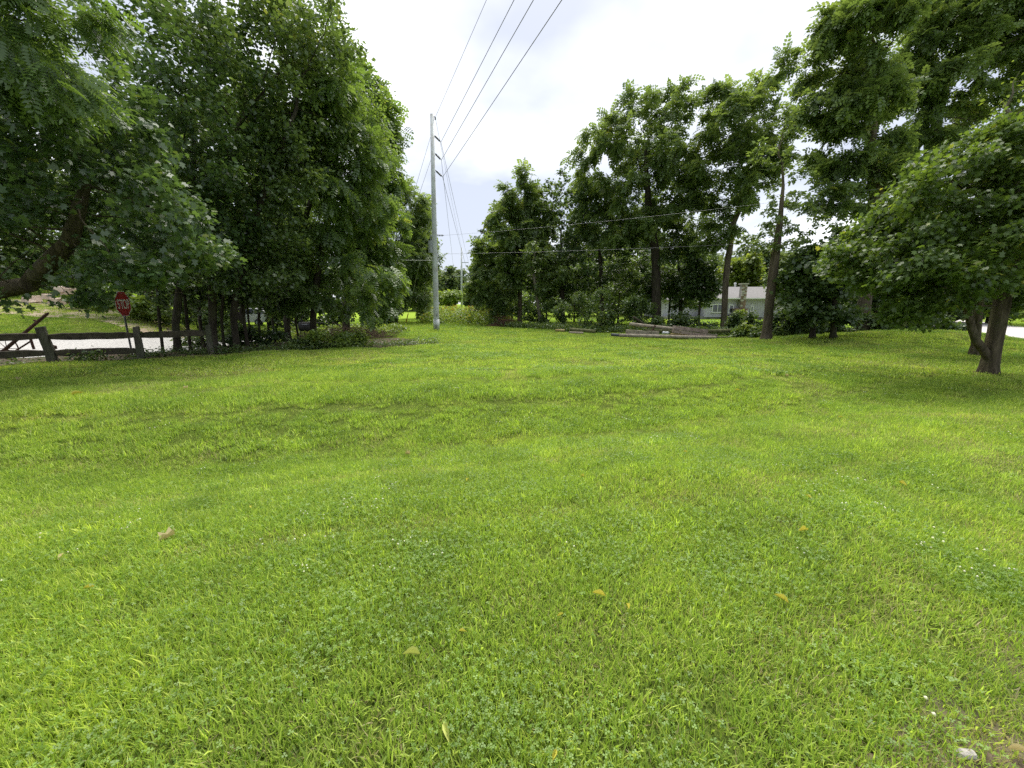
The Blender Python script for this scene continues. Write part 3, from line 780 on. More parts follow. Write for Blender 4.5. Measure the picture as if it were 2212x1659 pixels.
tree('biggest tree of the right line with thick dark ivy covered trunk', b, [(1418, 620), (1415, 540), (1400, 440), (1395, 330)],
     [blob(1385, 270, 55, 75, b[1]), blob(1440, 270, 45, 70, b[1]), blob(1320, 350, 65, 75, b[1]), blob(1390, 420, 90, 80, b[1]), blob(1450, 480, 70, 65, b[1]), blob(1330, 480, 70, 60, b[1]), blob(1280, 340, 30, 40, b[1])],
     'pin4', 6600, 0.58, 'walnut_far', 0.34, 'bark_dark', 'walnut_tree', group=GR, natt=1000, step=0.45, grow_by=1.24, spread=0.17)
b = gb(1300, 705)
tree('dark leafy tree filling the gap left of the ivy covered trunk', b, [(1300, 620), (1295, 540)],
     [blob(1290, 460, 50, 70, b[1]), blob(1300, 560, 60, 60, b[1])], 'broad', 8500, 0.24, 'dark', 0.2, 'bark_dark', 'tree', group=GR, natt=500, step=0.45, grow_by=1.24, spread=0.17)
b = gb(1470, 706)
tree('dark low branching tree right of the ivy covered trunk', b, [(1470, 640), (1465, 560)],
     [blob(1450, 560, 60, 55, b[1]), blob(1490, 500, 45, 55, b[1]), blob(1440, 620, 55, 30, b[1]), blob(1495, 640, 30, 35, b[1])], 'broad', 9500, 0.22, 'dark', 0.18, 'bark_dark', 'tree', group=GR, natt=500, step=0.4, grow_by=1.24, spread=0.17)
b = gb(1562, 714)
tree('tall straight grey trunk in front of the house, feathery crown on top', b, [(1566, 640), (1572, 560), (1585, 480), (1615, 410), (1625, 320)],
     [blob(1560, 260, 55, 75, b[1]), blob(1640, 230, 60, 75, b[1]), blob(1520, 340, 45, 65, b[1]), blob(1600, 350, 70, 55, b[1]), blob(1560, 430, 60, 40, b[1]), blob(1550, 500, 35, 35, b[1]), blob(1690, 300, 30, 60, b[1])],
     'pin4', 4700, 0.55, 'walnut_far', 0.20, 'bark', 'walnut_tree', group=GR, natt=750, step=0.42, grow_by=1.24, spread=0.17)
b = gb(1655, 734)
tree('half dead leaning trunk with bare twigs right of the house', b, [(1662, 650), (1675, 560), (1685, 470), (1692, 400), (1690, 350)],
     [blob(1720, 230, 20, 60, b[1]), blob(1650, 350, 40, 50, b[1]), blob(1710, 430, 50, 50, b[1]), blob(1640, 500, 40, 60, b[1]), blob(1730, 530, 50, 60, b[1]), blob(1690, 300, 30, 60, b[1])],
     'oval', 3600, 0.17, 'walnut_far', 0.19, 'bark', 'dying_tree', group=GR, natt=460, step=0.34, grow_by=1.1, spread=.09)
b = gb(1860, 727)
tree('very tall tree behind the right maple with open crown reaching the top', b, [(1868, 640), (1880, 520), (1892, 420), (1880, 320), (1885, 220), (1890, 120)],
     [blob(1840, 110, 75, 90, b[1]), blob(1900, 70, 60, 80, b[1]), blob(1800, 230, 55, 60, b[1]), blob(1880, 240, 75, 55, b[1]), blob(1830, 340, 70, 45, b[1]), blob(1920, 350, 50, 60, b[1]), blob(1790, 420, 55, 40, b[1]), blob(1850, 30, 50, 40, b[1])],
     'pin4', 6000, 0.48, 'walnut_far', 0.28, 'bark', 'walnut_tree', group=GR, natt=1000, step=0.42, grow_by=1.24, spread=0.17)
b = gb(1935, 722)
tree('dark tall tree in the upper right corner behind the maple', b, [(1960, 600), (1990, 420), (2020, 280), (2050, 120)],
     [blob(2080, 60, 90, 80, b[1]), blob(2010, 150, 70, 80, b[1]), blob(2140, 120, 90, 90, b[1]), blob(2000, 270, 60, 60, b[1]), blob(2190, 30, 70, 80, b[1]), blob(1990, 20, 50, 50, b[1]), blob(2100, 230, 80, 60, b[1]), blob(2190, 220, 70, 80, b[1]), blob(2205, 320, 60, 60, b[1])],
     'pin4', 9500, 0.48, 'walnut_far', 0.28, 'bark_dark', 'walnut_tree', group=GR, natt=1000, step=0.42, grow_by=1.24, spread=0.17)
# the maple on the right lawn
b = ground(2136, 806)
root = tree('maple on the right lawn with forked leaning trunk and low spreading crown', b, [(2146, 745), (2163, 660), (2184, 560), (2192, 450), (2200, 340)],
     [blob(2090, 440, 150, 110, b[1]), blob(2150, 350, 110, 70, b[1]), blob(1950, 520, 120, 95, b[1] + .3), blob(1880, 600, 90, 75, b[1] + .8), blob(2020, 610, 120, 55, b[1] - .6), blob(1985, 668, 95, 38, b[1] - .2), blob(2200, 560, 90, 120, b[1]), blob(2110, 560, 110, 60, b[1] - 1.0), blob(2120, 620, 70, 40, b[1] - 1.2), blob(1840, 545, 70, 50, b[1] + .9), blob(2010, 400, 80, 60, b[1] + .5), blob(2210, 430, 70, 110, b[1] + .3), blob(1930, 690, 60, 25, b[1]), blob(2190, 310, 80, 60, b[1]), blob(2110, 320, 70, 45, b[1] + .4)],
     'maple', 31000, 0.115, 'maple_right', 0.15, 'bark_maple', 'maple_tree', group='maples on the right lawn', natt=1500, step=0.27, flare=0.32)
# its low fork
Yb = b[1]
fork = [at(2139, 795, Yb), at(2134, 774, Yb), at(2124, 756, Yb - .04), at(2108, 735, Yb - .08), at(2098, 708, Yb - .1), at(2090, 670, Yb - .15), at(2075, 610, Yb - .3)]
FP = np.array(fork); fr = np.array([.07, .085, .088, .082, .075, .065, .05])
link('fork', tubes(FP, np.arange(len(FP)) - 1, fr, len(FP), M['bark_maple'], 'fork'), root)
b = ground(2105, 768)
tree('second maple trunk partly hidden behind the forked maple', b, [(2110, 720), (2116, 640)], [blob(2110, 570, 110, 60, b[1]), blob(2180, 520, 80, 70, b[1]), blob(2040, 600, 70, 40, b[1])],
     'maple', 6000, 0.16, 'maple_right', 0.10, 'bark_maple', 'maple_tree', group='maples on the right lawn', natt=500, step=0.35)
b = np.array([13.6, 9.8, 0.0]); b[2] = H(b[0], b[1])
tree('leafless grey branches showing at the right edge above the maple', b, [at(2215, 560, 9.8), at(2210, 400, 9.8), at(2195, 300, 9.8)],
     [blob(2170, 240, 40, 70, 9.8), blob(2200, 180, 30, 60, 9.8), blob(2130, 290, 40, 25, 9.8)], 'oval', 60, 0.1, 'yellow', 0.045, 'bark_pale', 'dead_tree', group='maples on the right lawn', natt=170, step=0.26)
for (px, py, lb, bl) in [(1800, 730, 'slim trunk in the shade left of the very tall tree', [(1795, 580, 60, 70), (1800, 660, 55, 35)]), (1755, 731, 'slim dark tree right of the half dead trunk', [(1755, 600, 45, 60), (1745, 660, 45, 30)]),
                         (1890, 725, 'thin tree close beside the very tall trunk', [(1900, 600, 60, 60)])]:
    b = gb(px, py)
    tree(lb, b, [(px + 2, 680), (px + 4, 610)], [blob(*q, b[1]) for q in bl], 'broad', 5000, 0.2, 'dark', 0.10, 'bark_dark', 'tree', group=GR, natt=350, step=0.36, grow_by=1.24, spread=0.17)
# trees behind the right line and the house
for (px, Y, bl, lb, mt) in [(1600, 66, [(1600, 590, 40, 30)], 'yellow green tree behind the house roof', 'yellow'), (1650, 72, [(1650, 580, 45, 40)], 'blue green tree right of the yellow tree behind the house', 'far'), (1720, 60, [(1725, 610, 50, 60)], 'tree behind the half dead trunk beyond the house', 'far'),
                            (1250, 62, [(1250, 560, 60, 110)], 'background tree left behind the ivy covered trunk', 'dark'), (1380, 64, [(1380, 560, 70, 110)], 'background tree directly behind the ivy covered trunk', 'dark'), (1130, 66, [(1130, 570, 60, 100)], 'background tree behind the slender tree', 'dark'),
                            (1830, 46, [(1830, 600, 70, 70)], 'background tree behind the very tall trunk', 'dark'), (1960, 44, [(1960, 560, 90, 120)], 'background tree across the street behind the maple', 'far'), (2140, 40, [(2130, 580, 90, 110)], 'background tree at the right end across the street', 'far'), (1480, 70, [(1490, 590, 40, 60)], 'background tree at the left end of the house', 'walnut_far')]:
    b = gnd(px, Y)
    tree(lb, b, [(px, 660), (px + 3, 620)], [blob(*q, Y) for q in bl], 'broad', 7500 if mt != 'yellow' else 5000, 0.55, mt, 0.25, 'bark_dark', 'background_tree', group='trees behind the right line', natt=320, step=0.8)

for (px, Y, bl, lb, mt) in [(1105, 44, [(1105, 640, 40, 40)], 'understory tree between the bushy tree and the slender tree', 'shrub'), (1180, 40, [(1180, 625, 45, 50)], 'understory tree behind the pale crooked trunk', 'dark'), (1240, 42, [(1245, 620, 50, 55)], 'understory tree behind the large grey green shrub', 'dark'),
                            (1335, 38, [(1335, 610, 50, 55)], 'understory tree just left of the ivy covered trunk', 'shrub'), (1385, 40, [(1385, 625, 45, 50)], 'shaded understory tree close behind the ivy covered trunk', 'dark'), (1445, 36, [(1450, 625, 45, 45)], 'understory tree right of the ivy covered trunk', 'dark'),
                            (1510, 32, [(1512, 600, 30, 60)], 'dark understory tree left of the house wall', 'dark'), (1700, 30, [(1715, 610, 45, 55)], 'understory tree right of the house behind the half dead trunk', 'shrub'), (1780, 28, [(1790, 620, 55, 60)], 'understory tree in deep shade behind the slim trunks', 'dark'), (1850, 30, [(1860, 640, 60, 50)], 'understory tree in deep shade behind the very tall trunk', 'dark')]:
    b = gnd(px, Y)
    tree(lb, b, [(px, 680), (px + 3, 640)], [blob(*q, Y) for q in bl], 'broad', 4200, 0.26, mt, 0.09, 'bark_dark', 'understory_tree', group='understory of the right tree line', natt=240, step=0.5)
# wood far behind, one unbroken mass
n = 26000
ang = np.concatenate([rng.uniform(-1.02, -0.20, n // 2), rng.uniform(-0.03, 1.02, n - n // 2)]); rad = rng.uniform(88, 104, n)
wx, wy = rad * np.sin(ang), rad * np.cos(ang)
top = 7.5 + 4.0 * vnoise(wx, wy, .12, 31) + 2.5 * vnoise(wx, wy, .4, 32)
wz = H(wx, wy) + top * rng.uniform(0, 1, n) ** .8
wp = np.stack([wx, wy, wz], -1)
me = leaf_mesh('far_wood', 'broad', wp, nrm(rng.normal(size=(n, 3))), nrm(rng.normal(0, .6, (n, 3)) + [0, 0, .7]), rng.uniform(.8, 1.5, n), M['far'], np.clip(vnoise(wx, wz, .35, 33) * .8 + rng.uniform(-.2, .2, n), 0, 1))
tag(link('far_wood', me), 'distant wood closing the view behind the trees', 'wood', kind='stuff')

# ------------------------------------------------------------------ shrubs and undergrowth
def shrub(label, px, Y, w, h, mat='shrub', n=2200, size=0.16, leaf='broad', group='shrubs under the right tree line', name='shrub', lift=0.5):
    b = gnd(px, Y); w2 = w / 2
    c = b + [0, 0, h * .5]
    tree(label, b, [b + [0.02, 0, h * .25]], [(c, (w2, w2 * .8, h * .5)), (b + [w2 * .4, 0, h * .35], (w2 * .6, w2 * .6, h * .33)), (b + [-w2 * .45, .1, h * .35], (w2 * .6, w2 * .6, h * .3))],
         leaf, n, size, mat, 0.035, 'bark_dark', name, 'shrub', group, natt=130, step=0.24, flare=0, parts=('stem', 'foliage'), leafcut=4)
for a in [('leafy shrub at the left foot of the right tree line', 1085, 38, 3.2, 2.6), ('bushy shrub left of the grey green shrub', 1185, 33, 2.6, 2.4), ('large grey green shrub in the middle of the tree line', 1262, 27.5, 4.0, 3.2),
          ('shrub with spreading leaves left of the log pile', 1325, 27, 3.2, 2.9), ('shrub right behind the raised pole of the log pile', 1390, 26.5, 2.4, 2.4), ('dense dark creeper mound left of the straight grey trunk', 1500, 25.5, 3.0, 2.0, 'dark'),
          ('creeper leaves growing right beside the straight grey trunk', 1588, 24.5, 1.0, 1.3), ('loose shrub below the house chimney', 1630, 25, 1.6, 1.7, 'shrub', 1100), ('low bush right of the house corner', 1600, 31, 2.4, 1.3, 'weed'),
          ('shrub at the right foot of the half dead trunk', 1705, 20.5, 1.8, 1.9, 'dark'), ('shady shrub between the half dead trunk and slim trunk', 1745, 20.5, 2.0, 2.0, 'dark'), ('shady shrub left of the very tall trunk', 1808, 20.5, 2.0, 1.9, 'dark'),
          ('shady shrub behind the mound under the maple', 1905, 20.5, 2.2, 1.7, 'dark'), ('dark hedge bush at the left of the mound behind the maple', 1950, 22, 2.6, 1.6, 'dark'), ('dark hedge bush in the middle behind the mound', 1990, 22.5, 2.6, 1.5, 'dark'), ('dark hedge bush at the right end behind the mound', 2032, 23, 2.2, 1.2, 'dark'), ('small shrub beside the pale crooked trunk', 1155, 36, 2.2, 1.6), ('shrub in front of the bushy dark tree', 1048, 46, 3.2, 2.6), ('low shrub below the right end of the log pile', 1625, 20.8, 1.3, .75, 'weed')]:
    shrub(*a)
for a in [('leafy weed clump at the lawn tip of the grove', 770, 16.8, 1.1, .62, 'weed', 1300, .11), ('weedy bush at the foot of the end tree in the grove', 715, 15.6, 1.7, .75, 'weed', 1700, .12), ('low weeds around the end tree trunk', 655, 15.2, 1.3, .5, 'shrub', 1000, .11),
          ('green bush on the bank behind the stop sign', 300, 22, 3.0, 1.9, 'weed', 2200, .2), ('yellow green bush on the bank right of the stop sign', 345, 21.5, 2.6, 1.6, 'weed', 2000, .18), ('bush on the bank between stop sign and rubble heap', 200, 25, 3.4, 1.6, 'shrub', 2000, .2),
          ('bush across the lane behind the forked tree', 425, 23, 3.0, 2.2, 'shrub', 2000, .2), ('bush in front of the white car', 480, 22, 2.4, 1.9, 'shrub', 1800, .18), ('dark bush beyond the barrel smoker', 620, 27, 3.4, 2.6, 'dark', 2200, .22), ('bush behind the brushwood heap', 730, 29, 3.4, 2.6, 'dark', 2200, .22), ('dark bush under the tall tree left of the pole', 835, 36, 3.4, 3.0, 'dark', 2200, .26),
          ('low dark bush between the thick trunk and the leaning trunk', 490, 16.5, 2.0, .9, 'dark', 1300, .14), ('low dark bush behind the saplings', 560, 17.0, 2.2, 1.0, 'dark', 1400, .14), ('low dark bush behind the forked tree', 425, 16.0, 1.6, .6, 'dark', 900, .12),
          ('small grass tuft on the lawn left of the pole', 866, 27.0, 1.5, .42, 'weed', 900, .14), ('weeds growing at the fence between the two posts', 180, 11.55, .7, .30, 'shrub', 350, .08)]:
    shrub(*a, group='bushes and weeds on the left side')

def cover(name, label, pts, hmin, hmax, mat, size, leaf='oval', per=9, flower=None):
    """ground cover: short upright stems set with leaves"""
    pts = np.array(pts); n = len(pts)
    h = rng.uniform(hmin, hmax, n)
    k = np.repeat(np.arange(n), per); m = len(k)
    z = rng.uniform(.1, 1, m) * h[k]
    pos = pts[k] + np.stack([rng.normal(0, .1, m) + z * 0.1, rng.normal(0, .1, m), z], -1)
    dirs = nrm(np.stack([rng.normal(size=m), rng.normal(size=m), rng.uniform(-.3, .8, m)], -1)); nor = nrm(np.array([0, 0, .8]) + rng.normal(0, .5, (m, 3)))
    me = leaf_mesh(name, leaf, pos, dirs, nor, size * rng.uniform(.6, 1.3, m), M[mat], np.clip(rng.uniform(0, .9, n)[k] * .6 + rng.uniform(0, .4, m), 0, 1))
    tag(link(name, me), label, 'plants', kind='stuff')
    if flower:
        s = rng.choice(n, int(n * .12)); q = np.repeat(s, 6); m = len(q)
        fp = pts[q] + np.stack([rng.normal(0, .07, m), rng.normal(0, .07, m), h[q] + rng.uniform(-.1, .1, m)], -1)
        me = leaf_mesh('goldenrod_blossom', 'oval', fp, nrm(rng.normal(size=(m, 3))), nrm(rng.normal(size=(m, 3))), np.full(m, .14), M['goldenrod'], rng.uniform(0, 1, m))
        tag(link('goldenrod_blossom', me), 'yellow goldenrod blossom in the tall weeds of the clearing', 'flowers', kind='stuff')
def area(pxr, Yr, n, cond=None):
    px = rng.uniform(*pxr, n * 2); Y = rng.uniform(*Yr, n * 2)
    P = np.array([gnd(a, b) for a, b in zip(px, Y)])
    return P[:n]
cover('tall_weeds', 'tall green weeds filling the clearing behind the utility pole', area((905, 1105), (37, 75), 3200), .5, 1.5, 'weed', .22, per=9, flower=True)
def line_pts(px0, Y0, px1, Y1, n, wy):
    t = rng.uniform(0, 1, n)
    return np.array([gnd(px0 + (px1 - px0) * a, Y0 + (Y1 - Y0) * a + abs(rng.normal(0, wy))) for a in t])
cover('undergrowth', 'low leafy undergrowth along the foot of the right trees', np.concatenate([line_pts(1055, 35.5, 1230, 27, 700, 1.6), line_pts(1230, 26.5, 1640, 21.2, 1400, 1.6), line_pts(1620, 20.3, 1760, 20.0, 600, 1.0), line_pts(1760, 20.0, 1960, 20.8, 600, 1.0)]), .15, .55, 'shrub', .14, per=8)
cover('grove_weeds', 'low weeds and seedlings on the dark floor of the grove', np.concatenate([np.array([[*fl(s, o), 0] for s, o in zip(rng.uniform(1.5, 12, 900), np.abs(rng.normal(0, .6, 900)) + .05)]), np.array([[*fl(s, o), 0] for s, o in zip(rng.uniform(-9, 3, 160), np.abs(rng.normal(0, .25, 160)))])]) + 0, .06, .30, 'shrub', .085, per=6)
bank = np.array([[*fl(s, o), 0] for s, o in zip(rng.uniform(2, 13, 1300), rng.uniform(8.6, 15, 1300))])
bank = bank[~((bank[:, 0] < fl(6.4, 9)[0]) & (rng.uniform(0, 1, len(bank)) > .25))]
bank[:, 2] = H(bank[:, 0], bank[:, 1])
cover('bank_weeds', 'yellow green weeds on the bank across the gravel lane', bank, .15, .6, 'weed', .16, per=8)


# ------------------------------------------------------------------ shape helpers for built things
def cyl(p, q, r0, r1=None, k=10, caps=True, wob=0.0):
    p, q = np.array(p, float), np.array(q, float); r1 = r0 if r1 is None else r1
    t = nrm(q - p); ref = np.array([0, 0, 1.0]) if abs(t[2]) < .9 else np.array([1.0, 0, 0])
    a = nrm(np.cross(t, ref)); b = np.cross(t, a)
    an = np.arange(k) * 2 * np.pi / k
    w0 = 1 + wob * rng.uniform(-1, 1, k); 
    A = [p + r0 * w0[i] * (a * math.cos(an[i]) + b * math.sin(an[i])) for i in range(k)]
    B = [q + r1 * w0[i] * (a * math.cos(an[i]) + b * math.sin(an[i])) for i in range(k)]
    Fc = [[i, (i + 1) % k, k + (i + 1) % k, k + i] for i in range(k)]
    if caps: Fc += [list(range(k))[::-1], list(range(k, 2 * k))]
    return A + B, Fc

def boxv(c, sx, sy, sz, u=(1, 0, 0), v=(0, 1, 0), w=(0, 0, 1)):
    c, u, v, w = (np.array(a, float) for a in (c, u, v, w)); V = []
    for k in (-1, 1):
        for j in (-1, 1):
            for i in (-1, 1): V.append(c + u * sx / 2 * i + v * sy / 2 * j + w * sz / 2 * k)
    return V, [[0, 2, 3, 1], [4, 5, 7, 6], [0, 1, 5, 4], [2, 6, 7, 3], [0, 4, 6, 2], [1, 3, 7, 5]]

def join(shapes):
    V, Fc = [], []
    for v, f in shapes:
        k = len(V); V += list(v); Fc += [[i + k for i in g] for g in f]
    return V, Fc

def bev(o, w, seg=2):
    m = o.modifiers.new('bevel', 'BEVEL'); m.width = w; m.segments = seg; m.limit_method = 'ANGLE'; return o

def part(name, shape, mat, parent, smooth=False, kind=None):
    o = mesh_obj(name, shape[0], shape[1], M[mat] if isinstance(mat, str) else mat, parent, smooth)
    if kind: o['kind'] = kind
    return o

def polytube(P, r, k=8):
    P = np.array(P); r = np.full(len(P), r) if np.isscalar(r) else np.array(r)
    sh = []
    T = np.gradient(P, axis=0); T = nrm(T); an = np.arange(k) * 2 * np.pi / k; V, Fc = [], []
    for i in range(len(P)):
        t = T[i]; ref = np.array([0, 0, 1.0]) if abs(t[2]) < .9 else np.array([1.0, 0, 0])
        a = nrm(np.cross(t, ref)); b = np.cross(t, a)
        V += [P[i] + r[i] * (a * math.cos(x) + b * math.sin(x)) for x in an]
        if i: Fc += [[(i - 1) * k + j, (i - 1) * k + (j + 1) % k, i * k + (j + 1) % k, i * k + j] for j in range(k)]
    Fc += [list(range(k))[::-1], list(range((len(P) - 1) * k, len(P) * k))]
    return V, Fc

M['steel_pole'] = surf('weathered_pole', [(0.3, (0.44, 0.47, 0.49)), (0.6, (0.56, 0.59, 0.61)), (0.8, (0.62, 0.65, 0.66))], 3, (1, 1, .15), rough=0.65, bump=0.15, dirt=(2.3, (0.40, 0.40, 0.39)))
M['pole_patch'] = surf('peeling_patch', [(0.4, (0.13, 0.135, 0.14)), (0.6, (0.20, 0.205, 0.21))], 9, rough=0.8, bump=0.2)
M['grey_metal'] = surf('grey_metal', [(0.3, (0.28, 0.30, 0.32)), (0.7, (0.36, 0.38, 0.40))], 5, rough=0.5, bump=0.05, metal=0.2)
M['insulator'] = surf('insulator', [(0.3, (0.14, 0.15, 0.17)), (0.7, (0.20, 0.21, 0.23))], 8, rough=0.5, bump=0)
M['wire'] = surf('aluminium_wire', [(0.3, (0.20, 0.20, 0.21)), (0.7, (0.28, 0.28, 0.29))], 5, rough=0.5, bump=0, metal=0.3)
M['wire_light'] = surf('pale_service_wire', [(0.3, (0.34, 0.36, 0.34)), (0.7, (0.46, 0.48, 0.46))], 5, rough=0.5, bump=0)
M['orange'] = surf('orange_plastic', [(0.3, (0.62, 0.10, 0.03)), (0.7, (0.72, 0.14, 0.05))], 6, rough=0.55, bump=0.05)
M['white_band'] = surf('white_plastic', [(0.3, (0.66, 0.66, 0.63)), (0.7, (0.76, 0.76, 0.73))], 6, rough=0.5, bump=0.03)
M['sign_red'] = surf('sign_red', [(0.3, (0.36, 0.022, 0.030)), (0.7, (0.44, 0.035, 0.040))], 5, rough=0.45, bump=0.02)
M['sign_white'] = surf('sign_white', [(0.3, (0.68, 0.67, 0.65)), (0.7, (0.78, 0.77, 0.75))], 5, rough=0.45, bump=0.02)
M['sign_post'] = surf('sign_post', [(0.3, (0.055, 0.058, 0.055)), (0.7, (0.10, 0.10, 0.095))], 9, rough=0.6, bump=0.1)
M['old_wood'] = surf('weathered_wood', [(0.25, (0.035, 0.031, 0.025)), (0.5, (0.085, 0.077, 0.063)), (0.8, (0.16, 0.145, 0.12))], 7, (1, 1, .25), rough=0.95, bump=0.7, dirt=(1.6, (0.075, 0.085, 0.05)))
M['rail_wood'] = surf('dark_rail_wood', [(0.25, (0.030, 0.024, 0.018)), (0.5, (0.070, 0.057, 0.044)), (0.8, (0.13, 0.11, 0.085))], 7, (1, 1, 1), rough=0.95, bump=0.8, dirt=(1.6, (0.05, 0.055, 0.03)))
M['rust'] = surf('rusty_iron', [(0.25, (0.030, 0.018, 0.014)), (0.55, (0.075, 0.038, 0.024)), (0.8, (0.13, 0.062, 0.034))], 12, rough=0.9, bump=0.4)
M['red_iron'] = surf('rusty_red_iron', [(0.25, (0.060, 0.018, 0.012)), (0.6, (0.12, 0.035, 0.022)), (0.8, (0.16, 0.06, 0.035))], 12, rough=0.9, bump=0.4)

def zz3(u, v): return (1500 + u / 1.6586) / 1.823, (400 + v / 1.6586) / 1.823
def zz1(u, v): return (u / 2.458) / 1.823, (1050 + v / 2.458) / 1.823
def zz2(u, v): return (600 + u / 2.011) / 1.823, (1050 + v / 2.011) / 1.823
def zz5(u, v): return (u / 4.254) / 1.823, (1150 + v / 4.254) / 1.823
def zz6(u, v): return (2200 + u / 2.949) / 1.823, (1220 + v / 2.949) / 1.823
def zz7(u, v): return (2650 + u / 4.916) / 1.823, (1080 + v / 4.916) / 1.823

# ------------------------------------------------------------------ utility poles and wires
PB = ground(943, 713); PY = PB[1]; PTOP = at(933, 247, PY)
root = empty('utility_pole', PB, 'tall near utility pole with transformer at the edge of the mown lawn', 'pole')
AX = (PTOP - PB)
def pp(z): return PB + AX * z
part('shaft', polytube([pp(-.01), pp(.03), pp(.3), pp(.6), pp(1)], [.215, .21, .19, .165, .13], 16), 'steel_pole', root, True)
part('base_sleeve', polytube([pp(0.0), pp(.055)], [.232, .228], 16), 'steel_pole', root, True)
for (a, z, w, h) in ((-1.5, .018, .16, .34), (-1.15, .075, .13, .22), (-1.9, .05, .10, .12)):
    c = pp(z); n = 5; V, Fc = [], []
    for i in range(n):
        an = a + w * 2.2 * (i / (n - 1) - .5)
        for k in (-1, 1): V.append(c + [math.cos(an) * .234, math.sin(an) * .234, k * h * (.35 + .15 * math.sin(i * 2.1))])
    for i in range(n - 1): Fc.append([2 * i, 2 * i + 2, 2 * i + 3, 2 * i + 1])
    part('peeling_patch', (V, Fc), 'pole_patch', root)
arm_ends = []
for (a, b_) in (((345, 218), (392, 265)), ((350, 335), (395, 382)), ((354, 447), (403, 493))):
    p0, p1 = at(*zz3(*a), PY), at(*zz3(*b_), PY); arm_ends.append(p1)
    sh = [cyl(p0, p1, .022, k=6)]
    for i in range(7):
        c = p0 + (p1 - p0) * (.2 + .1 * i); d = (p1 - p0) * .03
        sh.append(cyl(c - d, c + d, .065, k=8))
    part('insulator', join(sh), 'insulator', root)
sh_top = at(*zz3(355, 103), PY)
part('shield_bracket', join([cyl(at(*zz3(338, 92), PY), sh_top, .03, k=6), cyl(sh_top, sh_top + [0, 0, -.14], .05, k=8)]), 'insulator', root)
ins1 = at(*zz3(412, 874), PY)
part('dead_end_insulator', join([cyl(at(*zz3(365, 872), PY), ins1, .02, k=6)] + [cyl(ins1 - [.12 + .11 * i, 0, 0], ins1 - [.08 + .11 * i, 0, 0], .07, k=8) for i in range(5)]), 'insulator', root)
tcn_ = at(*zz3(328, 950), PY)
t_o = part('transformer', cyl(tcn_ - [0, .05, .42], tcn_ + [0, -.05, .42], .19, k=16), 'grey_metal', root, False)
part('bushing', join([cyl(tcn_ + [0, 0, .42], tcn_ + [-.03, 0, .72], .03, k=8)]), 'insulator', t_o)
for dz in (.2, -.2): part('mounting_bracket', boxv(tcn_ + [.16, 0, dz], .26, .06, .06), 'grey_metal', root)
part('cutout_arm', cyl(at(*zz3(345, 890), PY), at(*zz3(320, 872), PY), .025, k=6), 'insulator', root)

def far_pole(px, Y, ytop, label, arms):
    b = gnd(px, Y); t = at(px - 1, ytop, Y)
    o = empty('utility_pole', b, label, 'pole', 'poles of the power line')
    part('shaft', polytube([b, b * .5 + t * .5, t], [.26, .21, .15], 12), 'steel_pole', o, True)
    ends = []
    for (dz, x0, x1) in arms:
        c = t + [0, 0, -dz]
        part('cross_arm', boxv(c + [(x0 + x1) / 2, -.18, 0], x1 - x0, .12, .14), 'grey_metal', o)
        ends.append((c + [x0, -.18, .1], c + [x1, -.18, .1]))
    return t, ends
t2, e2 = far_pole(998, 90, 535, 'second utility pole standing in the weeds of the clearing', [(3.2, 0, 1.5), (6.2, -1.7, 1.5)])
t3, e3 = far_pole(1013.5, 168, 598, 'third and smallest utility pole at the far end of the clearing', [(3.2, 0, 1.5), (6.2, -1.7, 1.5)])
def wire(label, P, r=.016, mat='wire', sag=0.0):
    Q = []
    for a, b_ in zip(P[:-1], P[1:]):
        a, b_ = np.array(a), np.array(b_); L = np.linalg.norm(b_ - a)
        for u in np.linspace(0, 1, 14)[(0 if not Q else 1):]: Q.append(a + (b_ - a) * u - [0, 0, sag * L * L * u * (1 - u)])
    o = mesh_obj('power_line', *polytube(Q, r, 5), M[mat], None, True)
    tag(o, label, 'wire', 'overhead wires'); return o
def overhead(p0, pxt):
    d = ray(pxt, 0); t = (p0[2] - EYE) / d[2]; q = np.array([0, 0, EYE]) + d * t
    return p0 + (q - p0) * 3.2
tops = [(sh_top, 1049, t2, t3), (arm_ends[0], 1107, e2[0][1], e3[0][1]), (arm_ends[1], 1147, e2[1][0], e3[1][0]), (arm_ends[2], 1205, e2[1][1], e3[1][1])]
for (p0, pxt, a, b_), lb in zip(tops, ['thin topmost wire from the pole top, leftmost at the upper picture edge', 'power line on the upper insulator, second from left at the upper picture edge', 'power line on the middle insulator, third from left at the upper picture edge', 'power line on the lowest insulator, rightmost at the upper picture edge']):
    wire(lb, [overhead(np.array(p0), pxt), p0, a, b_], .010 if p0 is sh_top else .014, sag=0.00025)
def to_height(px, py, z):
    d = ray(px, py); t = (z - EYE) / d[2]; return np.array([0, 0, EYE]) + d * t
q = to_height(1897, 400, ins1[2] + .6)
wire('upper pale wire running from the near pole to the right across the trees', [ins1, ins1 + (q - ins1) * 1.25], .006, 'wire', 0.0012)
a2 = at(*zz3(372, 996), PY); q = to_height(1729, 515, a2[2] + .25)
wire('lower pale wire running from the near pole to the right across the trees', [a2, a2 + (q - a2) * 1.35], .007, 'wire', 0.0008)
wire('pale wire from the near pole leftwards into the grove', [pp(.345), at(860, 562, 30.0), at(740, 585, 28)], .018, 'wire_light', 0.001)
